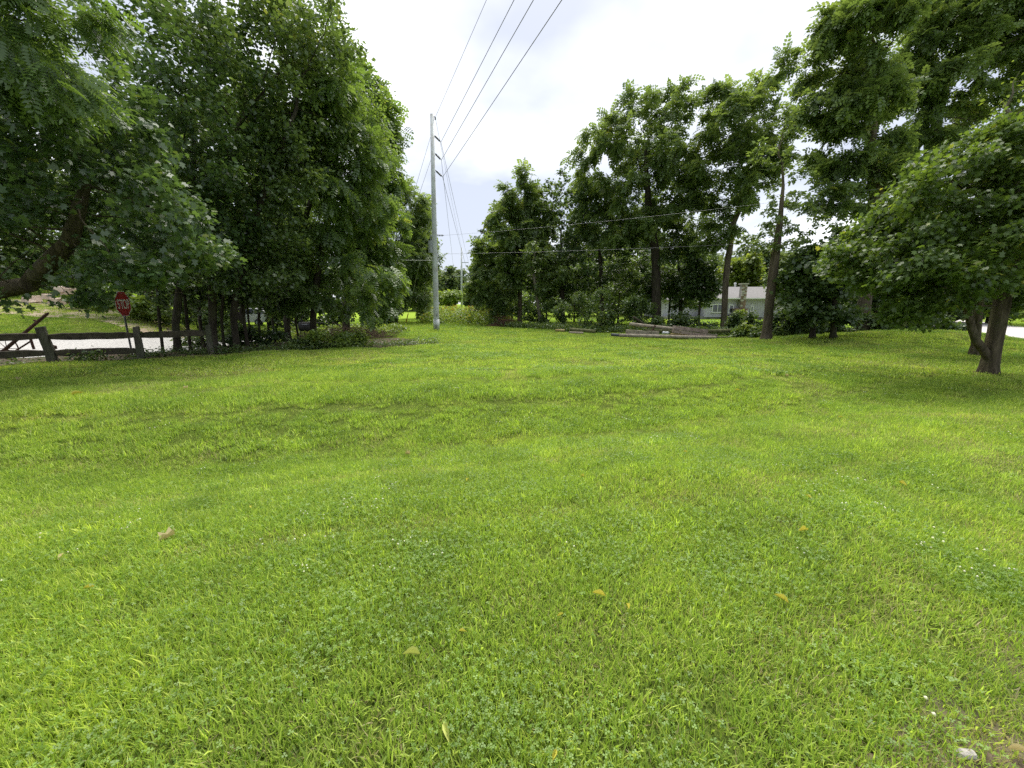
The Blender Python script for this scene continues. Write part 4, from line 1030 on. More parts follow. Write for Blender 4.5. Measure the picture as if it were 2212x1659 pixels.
for (px, py, zt, lb, n) in ((806, 714, .93, 'guy wire with leaning orange and white guard at the grove tip', 2), (877, 698, .62, 'guy wire with orange guard beside the tall tree left of the pole', 1)):
    g = ground(px, py); o = empty('guy_wire', g, lb, 'guy wire', 'guy wires of the near pole')
    for i in range(n):
        part('strand', cyl(g, pp(zt - .10 * i), .012, k=5), 'wire_light', o)
    u = nrm(pp(zt) - g)
    gd = part('guard', cyl(g + u * .02, g + u * (1.75 if n == 1 else 1.5), .045, k=10), 'orange', o)
    if n == 2: part('white_band', cyl(g + u * .02, g + u * .55, .048, k=10), 'white_band', gd)
    part('anchor_rod', cyl(g + u * -.12, g + u * .1, .03, k=8), 'rust', o)

# ------------------------------------------------------------------ split rail fence
fz = np.array([0, 0, 1.0])
fence = empty('rail_fence', FA, 'weathered grey split rail fence along the gravel lane', 'fence')
p0 = FA - FU * 3.05; p3 = FB + FU * 1.75 + FN * .35
for q in (p0, p3): q[2] = float(H(q[0], q[1]))
posts = [p0, FA, FB, p3]
for i, q in enumerate(posts):
    s = .085 if i != 1 else .10; V = []
    ln = FU * (-.10 if i == 1 else .0)
    for (z, k, tw) in ((-.1, 1.08, 0), (.35, 1.0, .03), (.8, .96, -.02), (1.03, .90, 0)):
        for (a, b_) in ((-1, -1), (1, -1), (1, 1), (-1, 1)):
            jj = random.uniform(-.012, .012)
            V.append(q + ln * z + FU * (a * s * k + jj) + FN * (b_ * s * .85 * k + jj) + fz * (z + (.02 * a if z > 1 else 0)))
    Fc = [[0, 3, 2, 1], [12, 13, 14, 15]]
    for L in range(3):
        for j in range(4): Fc.append([L * 4 + j, L * 4 + (j + 1) % 4, L * 4 + 4 + (j + 1) % 4, L * 4 + 4 + j])
    bev(part('post', (V, Fc), 'old_wood', fence), .015)
for i in range(3):
    for (h0, h1, off) in ((.74, .76, 0), (.27, .28, .01)):
        a, b_ = posts[i] + fz * h0, posts[i + 1] + fz * h1
        if i == 2 and h0 < .5: continue
        n = 7; P = [a + (b_ - a) * (k / (n - 1)) + fz * random.uniform(-.012, .012) + FN * random.uniform(-.012, .012) for k in range(n)]
        V, Fc = [], []
        for k, c in enumerate(P):
            e_ = .62 if k in (0, n - 1) else 1.0
            for (y, z) in ((-.05, -.10), (.055, -.085), (.05, .075), (.0, .11), (-.055, .09)):
                V.append(c + FN * y * e_ + fz * z * e_ * random.uniform(.92, 1.05))
            if k: Fc += [[(k - 1) * 5 + j, (k - 1) * 5 + (j + 1) % 5, k * 5 + (j + 1) % 5, k * 5 + j] for j in range(5)]
        Fc += [[4, 3, 2, 1, 0], [(n - 1) * 5 + j for j in range(5)]]
        part('rail', (V, Fc), 'rail_wood', fence)

# ------------------------------------------------------------------ stop sign
SY = 13.0
sc_ = at(*zz1(1191, 361), SY); k = (SY * math.cos(PITCH) - (sc_[2] - EYE) * math.sin(PITCH)) / F_PX
R_ = 54 * k / 2 / math.cos(math.pi / 8) * .985
ph = math.radians(109); tx = np.array([math.cos(ph), math.sin(ph), 0]); tz = nrm(np.array([0.0, 0, 1]) + tx * -.03); tx = nrm(tx - tz * (tx @ tz)); tn_ = np.cross(tx, tz)
sg = np.array([sc_[0], sc_[1], float(H(sc_[0], sc_[1]))])
ss = empty('stop_sign', sg, 'red octagonal STOP sign on dark post behind the rail fence', 'sign')
def octa(R, d0, d1):
    V = []
    for d in (d0, d1):
        for i in range(8):
            a = math.pi / 8 + i * math.pi / 4
            V.append(sc_ + tx * R * math.cos(a) + tz * R * math.sin(a) + tn_ * d)
    return V, [list(range(8))[::-1], list(range(8, 16))] + [[i, (i + 1) % 8, 8 + (i + 1) % 8, 8 + i] for i in range(8)]
plate = part('sign_plate', octa(R_, 0, .003), 'sign_white', ss)
part('red_face', octa(R_ * .945, .003, .0055), 'sign_red', plate)
for i, ch in enumerate('STOP'):
    cu = bpy.data.curves.new('letter', 'FONT'); cu.body = ch; cu.size = R_ * .98; cu.offset = R_ * .012; cu.extrude = .0008; cu.align_x = 'CENTER'
    tmp = bpy.data.objects.new('tmp', cu); C.objects.link(tmp); bpy.context.view_layer.update()
    me = bpy.data.meshes.new_from_object(tmp.evaluated_get(bpy.context.evaluated_depsgraph_get())); bpy.data.objects.remove(tmp)
    w = np.zeros(len(me.vertices) * 3, np.float32); me.vertices.foreach_get('co', w); w = w.reshape(-1, 3)
    xo = (-.60, -.21, .20, .62)[i] * R_ * .98
    Wd = sc_ + (w[:, 0:1] * .66 + xo) * tx + (w[:, 1:2] - R_ * .34) * tz + (w[:, 2:3] + .0075) * tn_
    me.vertices.foreach_set('co', Wd.astype(np.float32).ravel()); me.materials.clear(); me.materials.append(M['sign_white']); me.name = 'letter'
    o = bpy.data.objects.new('letter', me); C.objects.link(o); o.parent = plate
bot = np.array([sc_[0], sc_[1], sg[2] - .1]) + np.array([.03, 0, 0])
pc = sc_ - tn_ * .03
part('post', join([cyl(bot - tn_ * .03, pc + tz * R_ * .8, .028, k=6)]), 'sign_post', ss)
part('bolt', join([cyl(sc_ + tz * R_ * s_ * .75 + tn_ * .004, sc_ + tz * R_ * s_ * .75 + tn_ * .012, .012, k=8) for s_ in (1, )]), 'grey_metal', ss)

# ------------------------------------------------------------------ old farm implements behind the fence
IY = 11.9
b0, b1 = at(*zz5(-60, 1085), IY), at(*zz5(795, 360), IY + .35)
o = empty('plow', np.array([b0[0], b0[1], float(H(b0[0], b0[1]))]), 'old rusty plow with long slanting beam behind the left fence post', 'plow')
u = nrm(b1 - b0)
part('beam', cyl(b0, b1, .05, .042, 6), 'rust', o)
part('beam_clevis', boxv(b1 - u * .06, .20, .05, .03, u=u, v=(0, 1, 0), w=np.cross(u, [0, 1.0, 0])), 'rust', o)
part('bracket', cyl(b1 - u * .42 + [0, 0, .02], b1 - u * .46 + [-.03, 0, .11], .03, k=6), 'rust', o)
part('strut', cyl(at(*zz5(170, 1040), IY), at(*zz5(515, 825), IY + .2), .025, k=6), 'rust', o)
part('standard', cyl(at(*zz5(480, 690), IY + .2), at(*zz5(570, 960), IY + .2), .035, k=6), 'rust', o)
part('axle_frame', cyl(at(*zz5(0, 975), IY), at(*zz5(560, 985), IY + .2), .015, k=6), 'rust', o)
hp = [at(*zz5(*q), IY + .25) for q in ((700, 850), (800, 875), (870, 905), (925, 915), (940, 955))]
part('hitch', polytube(hp, [.05, .055, .05, .045, .03], 8), 'rust', o)
wc = at(*zz5(140, 1060), IY + .1); wp = [wc + np.array([math.cos(a) * .34, .02, math.sin(a) * .34]) for a in np.linspace(0, 2 * math.pi, 25)]
wc[2] = max(wc[2], float(H(wc[0], wc[1])) + .36); wp = [wc + np.array([math.cos(a) * .34, .02, math.sin(a) * .34]) for a in np.linspace(0, 2 * math.pi, 25)]
part('wheel', join([polytube(wp, .018, 6)] + [cyl(wc, wp[i * 3], .009, k=5) for i in range(8)]), 'rust', o)
TY = 12.0
c0 = at(*zz5(1480, 1010), TY)
o = empty('cultivator', np.array([c0[0] + .3, c0[1], float(H(c0[0], c0[1]))]), 'rusty red cultivator with curved tines under the lower fence rail', 'cultivator')
part('toolbar', cyl(at(*zz5(1440, 1005), TY), at(*zz5(1700, 1015), TY), .03, k=6), 'red_iron', o)
for pt in (((1490, 1010), (1500, 1070), (1550, 1110), (1560, 1160)), ((1600, 1010), (1625, 1060), (1615, 1110), (1600, 1160)), ((1690, 1015), (1740, 1060), (1770, 1110), (1800, 1165))):
    P = [at(*zz5(*q), TY) for q in pt]
    part('tine', polytube(P, [.022, .022, .022, .03], 6), 'red_iron', o)

# ------------------------------------------------------------------ things at the back of the grove
o_b = ground(*zz2(1224, 566)); k = o_b[1] / F_PX
M['black_iron'] = surf('black_iron', [(0.3, (0.016, 0.016, 0.017)), (0.7, (0.04, 0.038, 0.036))], 8, rough=0.7, bump=0.2)
o = empty('barrel_smoker', o_b, 'black barrel smoker with side shelf behind the end tree of the grove', 'smoker')
bc = o_b + [.1, 0, .62]
part('barrel', cyl(bc - [.38, 0, 0], bc + [.38, 0, 0], .26, k=18), 'black_iron', o, False)
part('lid_handle', join([cyl(bc + [-.15, -.29, .12], bc + [.15, -.29, .12], .012, k=6), cyl(bc + [-.15, -.23, .12], bc + [-.15, -.29, .12], .01, k=6), cyl(bc + [.15, -.23, .12], bc + [.15, -.29, .12], .01, k=6)]), 'grey_metal', o)
part('side_shelf', boxv(bc + [.75, 0, .2], .72, .32, .03), 'black_iron', o)
for sx in (-.3, .3):
    for sy in (-.2, .2): part('leg', cyl(o_b + [.1 + sx * 1.1, sy * 1.2, -.03], bc + [sx, sy, -.15], .02, k=6), 'black_iron', o)
part('chimney_pipe', cyl(bc + [-.28, 0, .22], bc + [-.28, 0, .62], .045, k=10), 'black_iron', o)
wb = ground(*zz2(1412, 534))
o = empty('washtub', wb, 'pale metal washtub on the grass beside the brushwood', 'tub')
V, Fc = [], []
for (r_, z) in ((.26, 0), (.33, .32), (.345, .33), (.32, .33), (.25, .02)):
    V += [wb + [math.cos(a) * r_, math.sin(a) * r_, z] for a in np.arange(20) * math.pi / 10]
for L in range(4): Fc += [[L * 20 + j, L * 20 + (j + 1) % 20, L * 20 + 20 + (j + 1) % 20, L * 20 + 20 + j] for j in range(20)]
Fc.append(list(range(80, 100)))
M['galvanised'] = surf('galvanised', [(0.3, (0.42, 0.45, 0.48)), (0.7, (0.55, 0.58, 0.60))], 6, rough=0.45, bump=0.05, metal=0.3)
part('tub_body', (V, Fc), 'galvanised', o, True)
for s_ in (-1, 1): part('handle', polytube([wb + [s_ * .33, -.08, .27], wb + [s_ * .40, -.05, .30], wb + [s_ * .40, .05, .30], wb + [s_ * .33, .08, .27]], .012, 6), 'galvanised', o)

def twigs(name, label, cat, c, w, d, h, n, mat, L=1.2, r=.011, group=None):
    V, Fc = [], []
    for _ in range(n):
        a, rr = random.uniform(0, 6.283), math.sqrt(random.random())
        x, y = math.cos(a) * rr * w, math.sin(a) * rr * d
        hh = h * (1 - rr * rr) * random.random()
        p = np.array(c) + [x, y, 0]; p[2] = float(H(p[0], p[1])) + hh
        q = p + np.array([random.gauss(0, 1), random.gauss(0, .6), random.uniform(-.1, .55)]) * L * random.uniform(.3, .6)
        q[2] = max(q[2], float(H(q[0], q[1])) + .02)
        m_ = (p + q) / 2 + rng.normal(0, .06, 3); v, f = polytube([p, m_, q], [r, r * .8, r * .4], 4)
        kk = len(V); V += v; Fc += [[i + kk for i in g] for g in f]
    o = mesh_obj(name, V, Fc, M[mat]); return tag(o, label, cat, group, 'stuff' if name != 'x' else None)
twigs('brushwood', 'heap of dead brown brushwood at the end of the grove', 'brushwood', gnd(745, 21.5), 2.6, .9, .75, 420, 'dead_twig', 1.3)
twigs('cut_branches', 'few cut branches lying by the leaning orange guard', 'branches', gnd(818, 24.5), 1.1, .5, .25, 60, 'dead_twig', .9)
twigs('dead_shrub', 'reddish brown dead shrub heap at the edge of the weeds', 'dead shrub', gnd(1092, 34.6), 1.4, .6, 1.0, 420, 'red_twig', .9, .012)
twigs('fallen_twigs', 'dark twigs and litter lying under the fence', 'twigs', np.array([*fl(1.5, .5), 0]), 4.5, .5, .12, 130, 'dead_twig', .5, .008)

# white car parked beyond the grove
M['white_paint'] = surf('white_car_paint', [(0.3, (0.70, 0.71, 0.72)), (0.7, (0.76, 0.77, 0.78))], 2, rough=0.25, bump=0, spec=0.6)
M['car_glass'] = surf('car_glass', [(0.3, (0.02, 0.028, 0.035)), (0.7, (0.035, 0.045, 0.055))], 2, rough=0.08, bump=0, spec=0.8)
M['tyre'] = surf('tyre', [(0.3, (0.02, 0.02, 0.02)), (0.7, (0.035, 0.035, 0.035))], 8, rough=0.9, bump=0.1)
M['lamp_red'] = surf('tail_lamp', [(0.3, (0.30, 0.02, 0.02)), (0.7, (0.36, 0.03, 0.03))], 4, rough=0.2, bump=0)
cb = gnd(540, 36); cb[2] = float(H(cb[0], cb[1]))
car = empty('parked_car', cb, 'white car parked beyond the grove, glimpsed between the trunks', 'car')
prof = [(-2.2, .35), (-2.25, .75), (-2.1, .98), (-1.25, 1.08), (-.65, 1.55), (.9, 1.62), (1.75, 1.5), (2.15, 1.05), (2.25, .8), (2.2, .35)]
def ext(prof, y0, y1, ox=0, inset=None):
    n = len(prof); V = [cb + [x, y0 + (inset(z) if inset else 0), z] for x, z in prof] + [cb + [x, y1 - (inset(z) if inset else 0), z] for x, z in prof]
    return V, [list(range(n)), list(range(n, 2 * n))[::-1]] + [[i, n + i, n + (i + 1) % n, (i + 1) % n] for i in range(n)]
bev(part('body', ext(prof, -.9, .9, inset=lambda z: max(0, z - 1.05) * .35), 'white_paint', car), .05)
for w_ in ([(-1.05, 1.10), (-.58, 1.48), (.15, 1.53), (.15, 1.10)], [(.22, 1.10), (.22, 1.53), (.95, 1.54), (1.0, 1.10)], [(1.08, 1.10), (1.04, 1.53), (1.65, 1.44), (1.85, 1.12)]):
    n = 4; V = [cb + [x, -.9 + max(0, z - 1.05) * .35 - .006, z] for x, z in w_] + [cb + [x, -.9 + max(0, z - 1.05) * .35 + .03, z] for x, z in w_]
    part('side_window', (V, [[0, 1, 2, 3], [7, 6, 5, 4]] + [[i, n + i, n + (i + 1) % n, (i + 1) % n] for i in range(n)]), 'car_glass', car)
for x in (-1.4, 1.4):
    for y in (-.86, .86):
        c = cb + [x, y, .33]; w_ = part('wheel', cyl(c - [0, .11, 0], c + [0, .11, 0], .33, k=20), 'tyre', car)
        part('rim', cyl(c - [0, .118, 0], c + [0, .118, 0], .20, k=16), 'galvanised', w_)
part('tail_lamp', boxv(cb + [2.2, -.72, .92], .12, .28, .2), 'lamp_red', car)
part('headlight', boxv(cb + [-2.18, -.66, .82], .14, .34, .15), 'galvanised', car)
part('bumper', boxv(cb + [-2.22, 0, .48], .16, 1.7, .2), 'tyre', car)

# rubble heap on the bank
M['rubble'] = surf('rubble', [(0.3, (0.38, 0.28, 0.22)), (0.55, (0.55, 0.45, 0.38)), (0.8, (0.68, 0.62, 0.56))], 1.4, rough=0.95, bump=0.6, bscale=6)
rc = at(118, 662, 27); 
for i in range(16):
    x = rc[0] + random.gauss(0, 1.3); y = 27 + random.gauss(0, .6); z = float(H(x, y)); s_ = random.uniform(.28, .6)
    V = [np.array([x, y, z + s_ * .22 + max(0, .55 - abs(x - rc[0]) * .3) * (i % 3) * .8]) + nrm(rng.normal(size=3)) * 0 + np.array(c) * s_ * rng.uniform(.75, 1.2, 3) for c in
         [(-.7, -.5, -.4), (.6, -.5, -.4), (.7, .5, -.4), (-.6, .6, -.4), (-.5, -.4, .4), (.5, -.55, .35), (.45, .4, .5), (-.5, .45, .4)]]
    o = mesh_obj('rubble_block', V, [[0, 3, 2, 1], [4, 5, 6, 7], [0, 1, 5, 4], [1, 2, 6, 5], [2, 3, 7, 6], [3, 0, 4, 7]], M['rubble'])
    tag(bev(o, .04), 'pale broken block in the rubble heap above the dirt drive', 'rubble', 'rubble heap on the bank')

# ------------------------------------------------------------------ log pile
def logmat(name, a, b_, c): return surf(name, [(0.25, a), (0.5, b_), (0.8, c)], 6, (1, 1, 1), rough=0.95, bump=0.7, bscale=16)
M['log_grey'] = logmat('log_grey', (0.13, 0.11, 0.085), (0.28, 0.245, 0.19), (0.42, 0.375, 0.30))
M['log_red'] = logmat('log_red', (0.12, 0.09, 0.075), (0.26, 0.205, 0.175), (0.44, 0.37, 0.33))
M['log_moss'] = logmat('log_moss', (0.045, 0.050, 0.022), (0.10, 0.105, 0.045), (0.17, 0.165, 0.085))
M['log_yellow'] = logmat('log_yellow', (0.15, 0.115, 0.045), (0.26, 0.21, 0.09), (0.36, 0.31, 0.16))
M['pipe_dark'] = surf('dark_pipe', [(0.3, (0.045, 0.052, 0.062)), (0.7, (0.075, 0.085, 0.098))], 4, rough=0.6, bump=0.1)
LY = ground(*zz6(1500, 346))[1]
print('log pile depth', LY, 'pole', PY, PTOP[2], 'maple', ground(2136, 806), 'fence', FA, FB, 'sign R', R_, sg, sc_)
logs = [((130, 228), (425, 252), 17, 1.6, 'log_moss', 'round', 'round mossy log at the left end, beside the yellow log'), ((120, 262), (285, 268), 9, 1.0, 'log_grey', 'round', 'thin log on the ground below the round mossy log'),
        ((-40, 238), (70, 241), 12, 1.8, 'log_yellow', 'round', 'yellowish log, leftmost of the logs'), ((785, 253), (1160, 272), 19, .9, 'log_grey', 'square', 'square timber lying left of the metal pipe'),
        ((610, 288), (735, 297), 14, .1, 'pipe_dark', 'round', 'dark blue grey culvert pipe on the grass before the logs'), ((700, 296), (1820, 346), 17, .0, 'log_grey', 'round', 'longest log lying along the grass in front'),
        ((825, 163), (1330, 222), 17, 1.5, 'log_grey', 'round', 'long raised pole slanting down over the pile'), ((1330, 203), (1725, 252), 18, .5, 'log_red', 'square', 'reddish flaking slab on top of the pile'),
        ((1325, 244), (1705, 300), 15, .2, 'log_red', 'square', 'square reddish timber below the flaking slab'), ((1300, 290), (1660, 308), 16, .35, 'log_yellow', 'round', 'yellowish peeled log low in the pile'),
        ((1640, 252), (1995, 244), 19, .9, 'log_moss', 'round', 'mossy log sticking out at the right of the pile'), ((1640, 278), (1838, 302), 13, .5, 'log_grey', 'square', 'short grey plank under the right end of the slab'),
        ((1820, 330), (1972, 348), 15, .1, 'log_moss', 'round', 'short mossy log at the right end on the grass'), ((1205, 265), (1278, 268), 12, .4, 'galvanised', 'round', 'short pale metal pipe in the gap of the pile'),
        ((1085, 245), (1122, 180), 9, 1.2, 'rust', 'round', 'dark upright stake propping the raised pole'), ((865, 82), (985, 162), 11, 2.2, 'bark_dark', 'round', 'dark broken branch leaning above the raised pole'),
        ((1000, 235), (1330, 252), 15, 1.4, 'log_moss', 'round', 'mossy log hidden under the raised pole')]
for (a, b_, r_, dy, mt, kind, lb) in logs:
    k = LY * 1.02 / F_PX / 2.949 / 1.823 * (LY + dy) / LY
    p, q = at(*zz6(*a), LY + dy), at(*zz6(*b_), LY + dy)
    rr = r_ * k * 1.15
    for e_ in (p, q):
        e_[2] = max(e_[2], float(H(e_[0], e_[1])) + rr * .8)
    t = nrm(q - p); up = nrm(np.array([0, 0, 1.0]) - t * t[2]); sd = np.cross(t, up)
    if kind == 'round':
        n = 6; P = [p + (q - p) * i / (n - 1) + rng.normal(0, rr * .05, 3) * (0 < i < n - 1) for i in range(n)]
        V, Fc = polytube(P, [rr * random.uniform(.9, 1.06) for _ in range(n)], 12)
    else:
        V, Fc = [], []; n = 6
        for i in range(n):
            c = p + (q - p) * i / (n - 1)
            for (x, z) in ((-1, -1), (1, -1), (1, 1), (-1, 1)): V.append(c + sd * x * rr * random.uniform(.88, 1.08) + up * z * rr * random.uniform(.85, 1.08))
            if i: Fc += [[(i - 1) * 4 + j, (i - 1) * 4 + (j + 1) % 4, i * 4 + (j + 1) % 4, i * 4 + j] for j in range(4)]
        Fc += [[3, 2, 1, 0], [(n - 1) * 4 + j for j in range(4)]]
    nm = 'pipe' if 'pipe' in lb else ('timber' if kind == 'square' else 'log')
    if 'branch' in lb: nm = 'branch'
    if 'stake' in lb: nm = 'stake'
    o = mesh_obj(nm, V, Fc, M[mt], None, kind == 'round')
    if kind == 'round':
        for pl in o.data.polygons:
            if len(pl.vertices) > 4: pl.use_smooth = False
    tag(o, lb, nm, 'logs and timbers at the edge of the lawn')

# ------------------------------------------------------------------ house
HY = 50.0
hx = lambda px: at(px, 690, HY)[0]
hz = lambda py, Y=HY: at(1580, py, Y)[2]
def siding():
    m, t = nodes_of('grey_blue_siding')
    tcn = mk(t, 'ShaderNodeTexCoord'); sp = mk(t, 'ShaderNodeSeparateXYZ'); t.links.new(tcn.outputs['Object'], sp.inputs[0])
    mu = mk(t, 'ShaderNodeMath', operation='MULTIPLY'); mu.inputs[1].default_value = 1 / .15; t.links.new(sp.outputs['Z'], mu.inputs[0])
    fr = mk(t, 'ShaderNodeMath', operation='FRACT'); t.links.new(mu.outputs[0], fr.inputs[0])
    n = noise(t, tcn.outputs['Object'], 1.5, 4)
    col = cramp(t, n, [(.3, (.40, .40, .435)), (.7, (.47, .47, .505))])
    b = mk(t, 'ShaderNodeBsdfPrincipled'); t.links.new(col, b.inputs['Base Color']); b.inputs['Roughness'].default_value = .6
    bn = mk(t, 'ShaderNodeBump'); bn.inputs['Strength'].default_value = 1; bn.inputs['Distance'].default_value = .03; bn.invert = True
    t.links.new(fr.outputs[0], bn.inputs['Height']); t.links.new(bn.outputs[0], b.inputs['Normal'])
    o = mk(t, 'ShaderNodeOutputMaterial'); t.links.new(b.outputs[0], o.inputs[0]); return m
M['siding'] = siding()
M['shingle'] = surf('grey_shingle', [(0.3, (0.13, 0.127, 0.127)), (0.6, (0.18, 0.176, 0.176)), (0.8, (0.23, 0.226, 0.226))], 5, rough=0.95, bump=0.5, bscale=14)
M['white_trim'] = surf('white_trim', [(0.3, (0.66, 0.67, 0.67)), (0.7, (0.76, 0.77, 0.77))], 3, rough=0.55, bump=0.03)
M['window_glass'] = surf('window_glass', [(0.3, (0.03, 0.038, 0.04)), (0.7, (0.07, 0.08, 0.085))], 1.2, rough=0.06, bump=0, spec=0.9)
M['block'] = surf('concrete_block', [(0.3, (0.22, 0.21, 0.20)), (0.7, (0.32, 0.31, 0.29))], 4, rough=0.95, bump=0.3)
M['stone_a'] = surf('chimney_stone', [(0.3, (0.15, 0.11, 0.08)), (0.6, (0.22, 0.17, 0.12)), (0.8, (0.28, 0.22, 0.16))], 6, rough=0.95, bump=0.5)
M['stone_b'] = surf('reddish_stone', [(0.3, (0.19, 0.12, 0.09)), (0.7, (0.29, 0.20, 0.15))], 6, rough=0.95, bump=0.5)
M['stone_c'] = surf('pale_stone', [(0.3, (0.30, 0.28, 0.25)), (0.7, (0.45, 0.43, 0.39))], 6, rough=0.95, bump=0.5)
xl, xm, xr = hx(1440), hx(1522), hx(1705)
gz = float(H(hx(1580), HY)); ez = hz(zz7(0, 475)[1]); rz_ = hz(zz7(0, 243)[1], HY + 4.6)
house = empty('house', (hx(1580), HY, gz), 'grey blue single storey house with stone chimney behind the log pile', 'house')
part('wall', boxv(((xm + xr) / 2, HY + 4.6, (gz + .25 + ez) / 2), xr - xm, 9.2, ez - gz - .25), 'siding', house)
wg = part('wing', boxv(((xl + xm) / 2 - .01, HY + 5.2, (gz + .25 + ez - .05) / 2), xm - xl - .02, 7.0, ez - gz - .3), 'siding', house)
part('foundation', boxv(((xl + xr) / 2, HY + 4.7, gz + .1), xr - xl - .1, 8.9, .5), 'block', house)
def gable(x0, x1, y0, y1, ze, zr, ov=.45):
    ym = (y0 + y1) / 2; V = []
    for x in (x0 - ov, x1 + ov):
        for (y, z) in ((y0 - ov, ze), (ym, zr), (y1 + ov, ze), (y1 + ov, ze - .16), (ym, zr - .16), (y0 - ov, ze - .16)): V.append((x, y, z))
    return V, [[0, 1, 2, 3, 4, 5][::-1], [6, 7, 8, 9, 10, 11], [0, 6, 7, 1], [1, 7, 8, 2], [2, 8, 9, 3], [3, 9, 10, 4], [4, 10, 11, 5], [5, 11, 6, 0]]
roof = part('roof', gable(xm, xr, HY, HY + 9.2, ez + .1, rz_), 'shingle', house)
part('roof', gable(xl, xm - .5, HY + 1.6, HY + 8.8, ez - .05, hz(zz7(0, 380)[1], HY + 5.2), .45), 'shingle', house)
for (x0, x1, y) in ((xm, xr, HY), (xl, xm, HY + 1.6)):
    V = [(x0, y, ez - .02), (x1, y, ez - .02), (x0, y + 9.2, ez - .02)]
part('gutter', boxv(((xm + xr) / 2, HY - .52, ez + .02), xr - xm + .9, .12, .14), 'white_trim', house)
vx = at(*zz7(1215, 240), HY + 5)[0]
part('vent_pipe', join([cyl((vx, HY + 5.2, rz_ - .3), (vx, HY + 5.2, rz_ + .45), .10, k=10), cyl((vx, HY + 5.2, rz_ + .40), (vx, HY + 5.2, rz_ + .62), .17, .12, k=10)]), 'white_trim', roof)
def window(u0, u1, v0, v1, y=HY):
    (px0, py0), (px1, py1) = zz7(u0, v0), zz7(u1, v1)
    x0, x1, z1, z0 = at(px0, py0, y)[0], at(px1, py1, y)[0], at(px0, py0, y)[2], at(px1, py1, y)[2]; fw = .10
    cx_, cz = (x0 + x1) / 2, (z0 + z1) / 2
    w_ = part('window', boxv((cx_, y + .0, cz), x1 - x0 - .02, .06, z1 - z0 - .02), 'window_glass', house)
    fr = join([boxv((cx_, y - .03, z1 - fw / 2), x1 - x0, .12, fw), boxv((x0 + fw / 2, y - .032, cz), fw, .12, z1 - z0 - 2 * fw), boxv((x1 - fw / 2, y - .032, cz), fw, .12, z1 - z0 - 2 * fw)])
    part('frame', fr, 'white_trim', w_)
    part('sill', boxv((cx_, y - .06, z0 + fw / 2), x1 - x0 + .12, .2, fw), 'white_trim', w_)
    if x1 - x0 > 1.2: part('mullion', boxv((cx_, y - .03, cz - fw * .3), .07, .08, z1 - z0 - 2 * fw), 'white_trim', w_)
window(760, 960, 575, 745); window(1085, 1160, 588, 760); window(1500, 1545, 610, 730)
chx0, chx1 = at(*zz7(1310, 400), HY - .5)[0], at(*zz7(1408, 400), HY - .5)[0]
bx0, bx1 = at(*zz7(1180, 700), HY - .5)[0], at(*zz7(1415, 700), HY - .5)[0]
zt, zsh = hz(zz7(0, 200)[1]), hz(zz7(0, 680)[1])
chim = part('chimney', join([boxv(((chx0 + chx1) / 2, HY - .35, (zt + gz) / 2), chx1 - chx0 - .10, .62, zt - gz), boxv(((bx0 + bx1) / 2, HY - .42, (zsh + gz) / 2), bx1 - bx0 - .10, .80, zsh - gz)]), 'block', house)
def stones(x0, x1, z0, z1, y, cols, rows, mats):
    for r in range(rows):
        zc0, zc1 = z0 + (z1 - z0) * r / rows, z0 + (z1 - z0) * (r + 1) / rows
        cuts = np.sort(np.concatenate([[0, 1], (np.arange(1, cols) + rng.uniform(-.25, .25, cols - 1)) / cols]))
        for a, b_ in zip(cuts[:-1], cuts[1:]):
            xa, xb = x0 + (x1 - x0) * a, x0 + (x1 - x0) * b_; pr = rng.uniform(.0, .03)
            V, Fc = boxv(((xa + xb) / 2, y - pr / 2, (zc0 + zc1) / 2), xb - xa - .025, .16 + pr, zc1 - zc0 - .025)
            o = part('stone', (V, Fc), random.choice(mats), chim)
stones(chx0, chx1, zsh + .12, zt - .1, HY - .64, 2, 13, ['stone_a', 'stone_a', 'stone_b', 'stone_c'])
stones(bx0, bx1, gz, zsh, HY - .82, 4, 5, ['stone_a', 'stone_a', 'stone_c', 'stone_b'])
part('shoulder_ledge', boxv(((bx0 + bx1) / 2, HY - .45, zsh + .05), bx1 - bx0 + .1, .95, .10), 'stone_b', chim)
part('cap', boxv(((chx0 + chx1) / 2, HY - .35, zt + .06), chx1 - chx0 + .22, .9, .14), 'stone_c', chim)
a, b_ = at(*zz7(1045, 810), HY - .8), at(*zz7(1130, 866), HY - .8)
ac = empty('air_conditioner', ((a[0] + b_[0]) / 2, HY - .8, gz), 'dark air conditioner box on the ground under the narrow house window', 'air conditioner')
acw = b_[0] - a[0]; ach = max(.5, a[2] - gz)
bev(part('casing', boxv(((a[0] + b_[0]) / 2, HY - .8, gz + ach / 2), acw, .7, ach), 'black_iron', ac), .02)
for i in range(6): part('louvre', boxv(((a[0] + b_[0]) / 2, HY - 1.16, gz + ach * (.15 + .14 * i)), acw * .9, .03, .03), 'pipe_dark', ac)

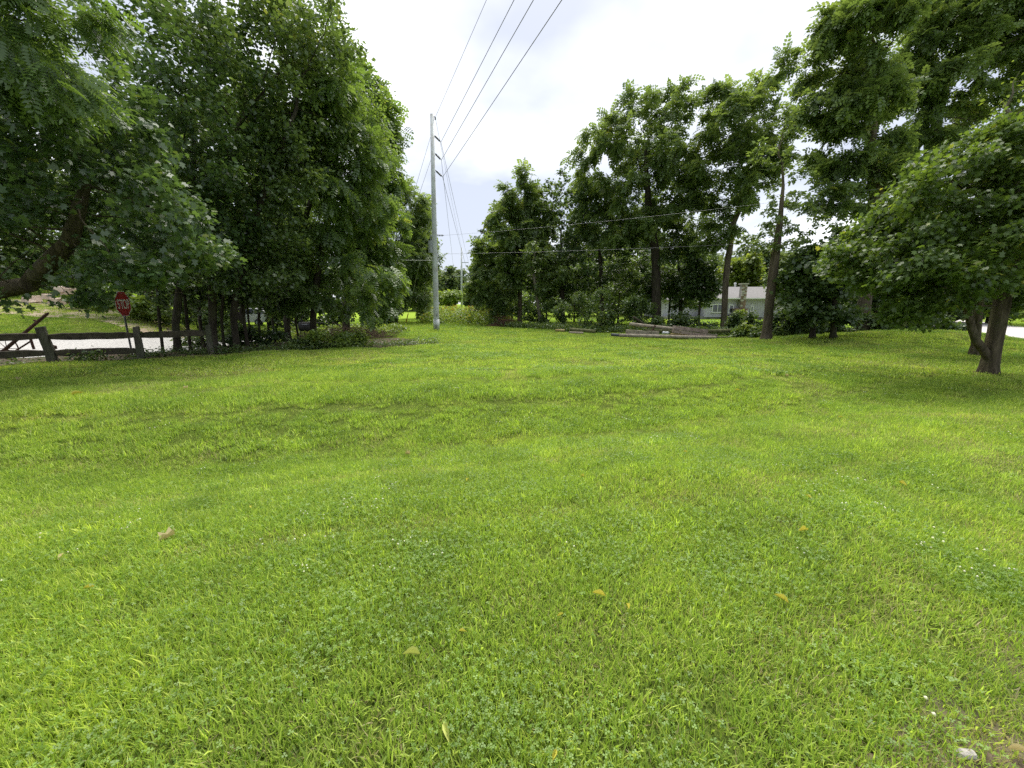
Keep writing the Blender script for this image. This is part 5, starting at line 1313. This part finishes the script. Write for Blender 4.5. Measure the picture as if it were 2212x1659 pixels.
# ------------------------------------------------------------------ fallen leaves, stone
M['leaf_yellow'] = leafmat('fallen_yellow', (0.46, 0.42, 0.06), (0.56, 0.52, 0.10), (1.0, 0.95, 0.6), .25, .05)
M['leaf_tan'] = leafmat('fallen_tan', (0.42, 0.36, 0.18), (0.52, 0.46, 0.25), (1.0, .95, .7), .2, .04)
M['leaf_pale'] = leafmat('fallen_pale_green', (0.42, 0.46, 0.13), (0.52, 0.54, 0.18), (1.0, 1.0, .6), .25, .04)
def fallen(px, py, L, mat, label, name='fallen_leaf'):
    g = ground(px, py); T = TM['maple'][0]
    if mat != 'leaf_tan' or L < .12:
        hh = [(.06, .07), (.25, .20), (.5, .25), (.75, .16)]
        T = np.array([(x, y, 0) for x, y in [(0, 0)] + hh + [(1.05, 0)] + [(x, -y) for x, y in reversed(hh)]])
    n = len(T)
    a = random.uniform(0, 6.283); x = np.array([math.cos(a), math.sin(a), random.uniform(-.1, .3)]); y = np.array([-math.sin(a), math.cos(a), random.uniform(-.3, .3)]); z = np.cross(x, y)
    curl = random.uniform(.8, 1.7)
    def pt(t): return g + [0, 0, .04] + L * .72 * ((t[0] - .5) * x + t[1] * y * .62 + z * (abs(t[1]) * curl - .15 * t[0]))
    V = [pt(t) for t in T] + [pt((.45, 0))]
    F_ = [[i, (i + 1) % n, n] for i in range(n)]
    o = mesh_obj(name, V, F_, M[mat]); at_ = o.data.attributes.new('tint', 'FLOAT', 'POINT'); at_.data.foreach_set('value', [random.uniform(0, .7)] * len(V))
    tag(o, label, 'leaf', 'fallen leaves on the lawn')
for a in [(1293, 1296, .10, 'leaf_yellow', 'largest bright yellow leaf on the front lawn, right of centre'), (1355, 1323, .075, 'leaf_yellow', 'yellow leaf just right below the largest yellow leaf'), (1686, 1306, .10, 'leaf_yellow', 'yellow leaf alone on the right front lawn'),
          (1210, 1342, .055, 'leaf_yellow', 'small yellow leaf left below the largest yellow leaf'), (1000, 1378, .05, 'leaf_yellow', 'small yellow leaf above the pale green leaf'), (890, 1427, .11, 'leaf_pale', 'pale green leaf lying on clover in the front lawn'),
          (965, 1597, .10, 'leaf_pale', 'pale upright leaf close to the bottom picture edge'), (1196, 1652, .06, 'leaf_yellow', 'yellow leaf cut by the bottom picture edge'), (1733, 1156, .12, 'leaf_yellow', 'long yellow leaf on the right lawn'),
          (1745, 1082, .08, 'leaf_yellow', 'yellow leaf above the long yellow leaf'), (1948, 1053, .11, 'leaf_yellow', 'yellow leaf far right on the middle lawn'), (1258, 1036, .10, 'leaf_yellow', 'yellow leaf in the middle of the lawn'),
          (1592, 846, .14, 'leaf_yellow', 'yellow leaf on the rise toward the right maple'), (1545, 800, .13, 'leaf_yellow', 'yellow leaf near the bare spot on the lawn'), (357, 1173, .17, 'leaf_tan', 'large tan leaf on the left front lawn'), (543, 1104, .08, 'leaf_yellow', 'small yellow leaf right of the large tan leaf'),
          (167, 855, .20, 'leaf_yellow', 'yellow leaf in the thin grass near the fence'), (45, 824, .16, 'leaf_tan', 'tan leaf at the left edge near the fence'), (135, 1213, .09, 'leaf_tan', 'tan leaf at the left edge of the front lawn'), (196, 1281, .07, 'leaf_yellow', 'yellow leaf low on the left front lawn'),
          (880, 986, .13, 'leaf_tan', 'tan leaf in the shallow dip of the lawn'), (1480, 982, .08, 'leaf_yellow', 'small yellow leaf right of the middle lawn'), (1010, 1045, .08, 'leaf_yellow', 'small yellow leaf left of the middle lawn'), (1815, 905, .10, 'leaf_yellow', 'yellow leaf on the lawn before the maple'),
          (2198, 1640, .085, 'leaf_tan', 'pale leaf in the lower right corner'), (400, 842, .13, 'leaf_tan', 'brownish leaf on the thin grass below the grove'), (1700, 815, .12, 'leaf_tan', 'pale leaf left of the maple trunk')]:
    fallen(*a)
g = ground(2088, 1640)
o = mesh_obj('stone', *join([([g + np.array(c) * [.035, .025, .02] * rng.uniform(.8, 1.2) + [0, 0, .02] for c in [(-1, -.6, -.6), (.9, -.7, -.6), (1, .7, -.6), (-.8, .8, -.6), (-.6, -.5, .6), (.6, -.5, .7), (.7, .4, .6), (-.5, .5, .7)]], [[0, 3, 2, 1], [4, 5, 6, 7], [0, 1, 5, 4], [1, 2, 6, 5], [2, 3, 7, 6], [3, 0, 4, 7]])]), M['stone_c'])
tag(bev(o, .01), 'small whitish stone in the bare soil at the lower right', 'stone')
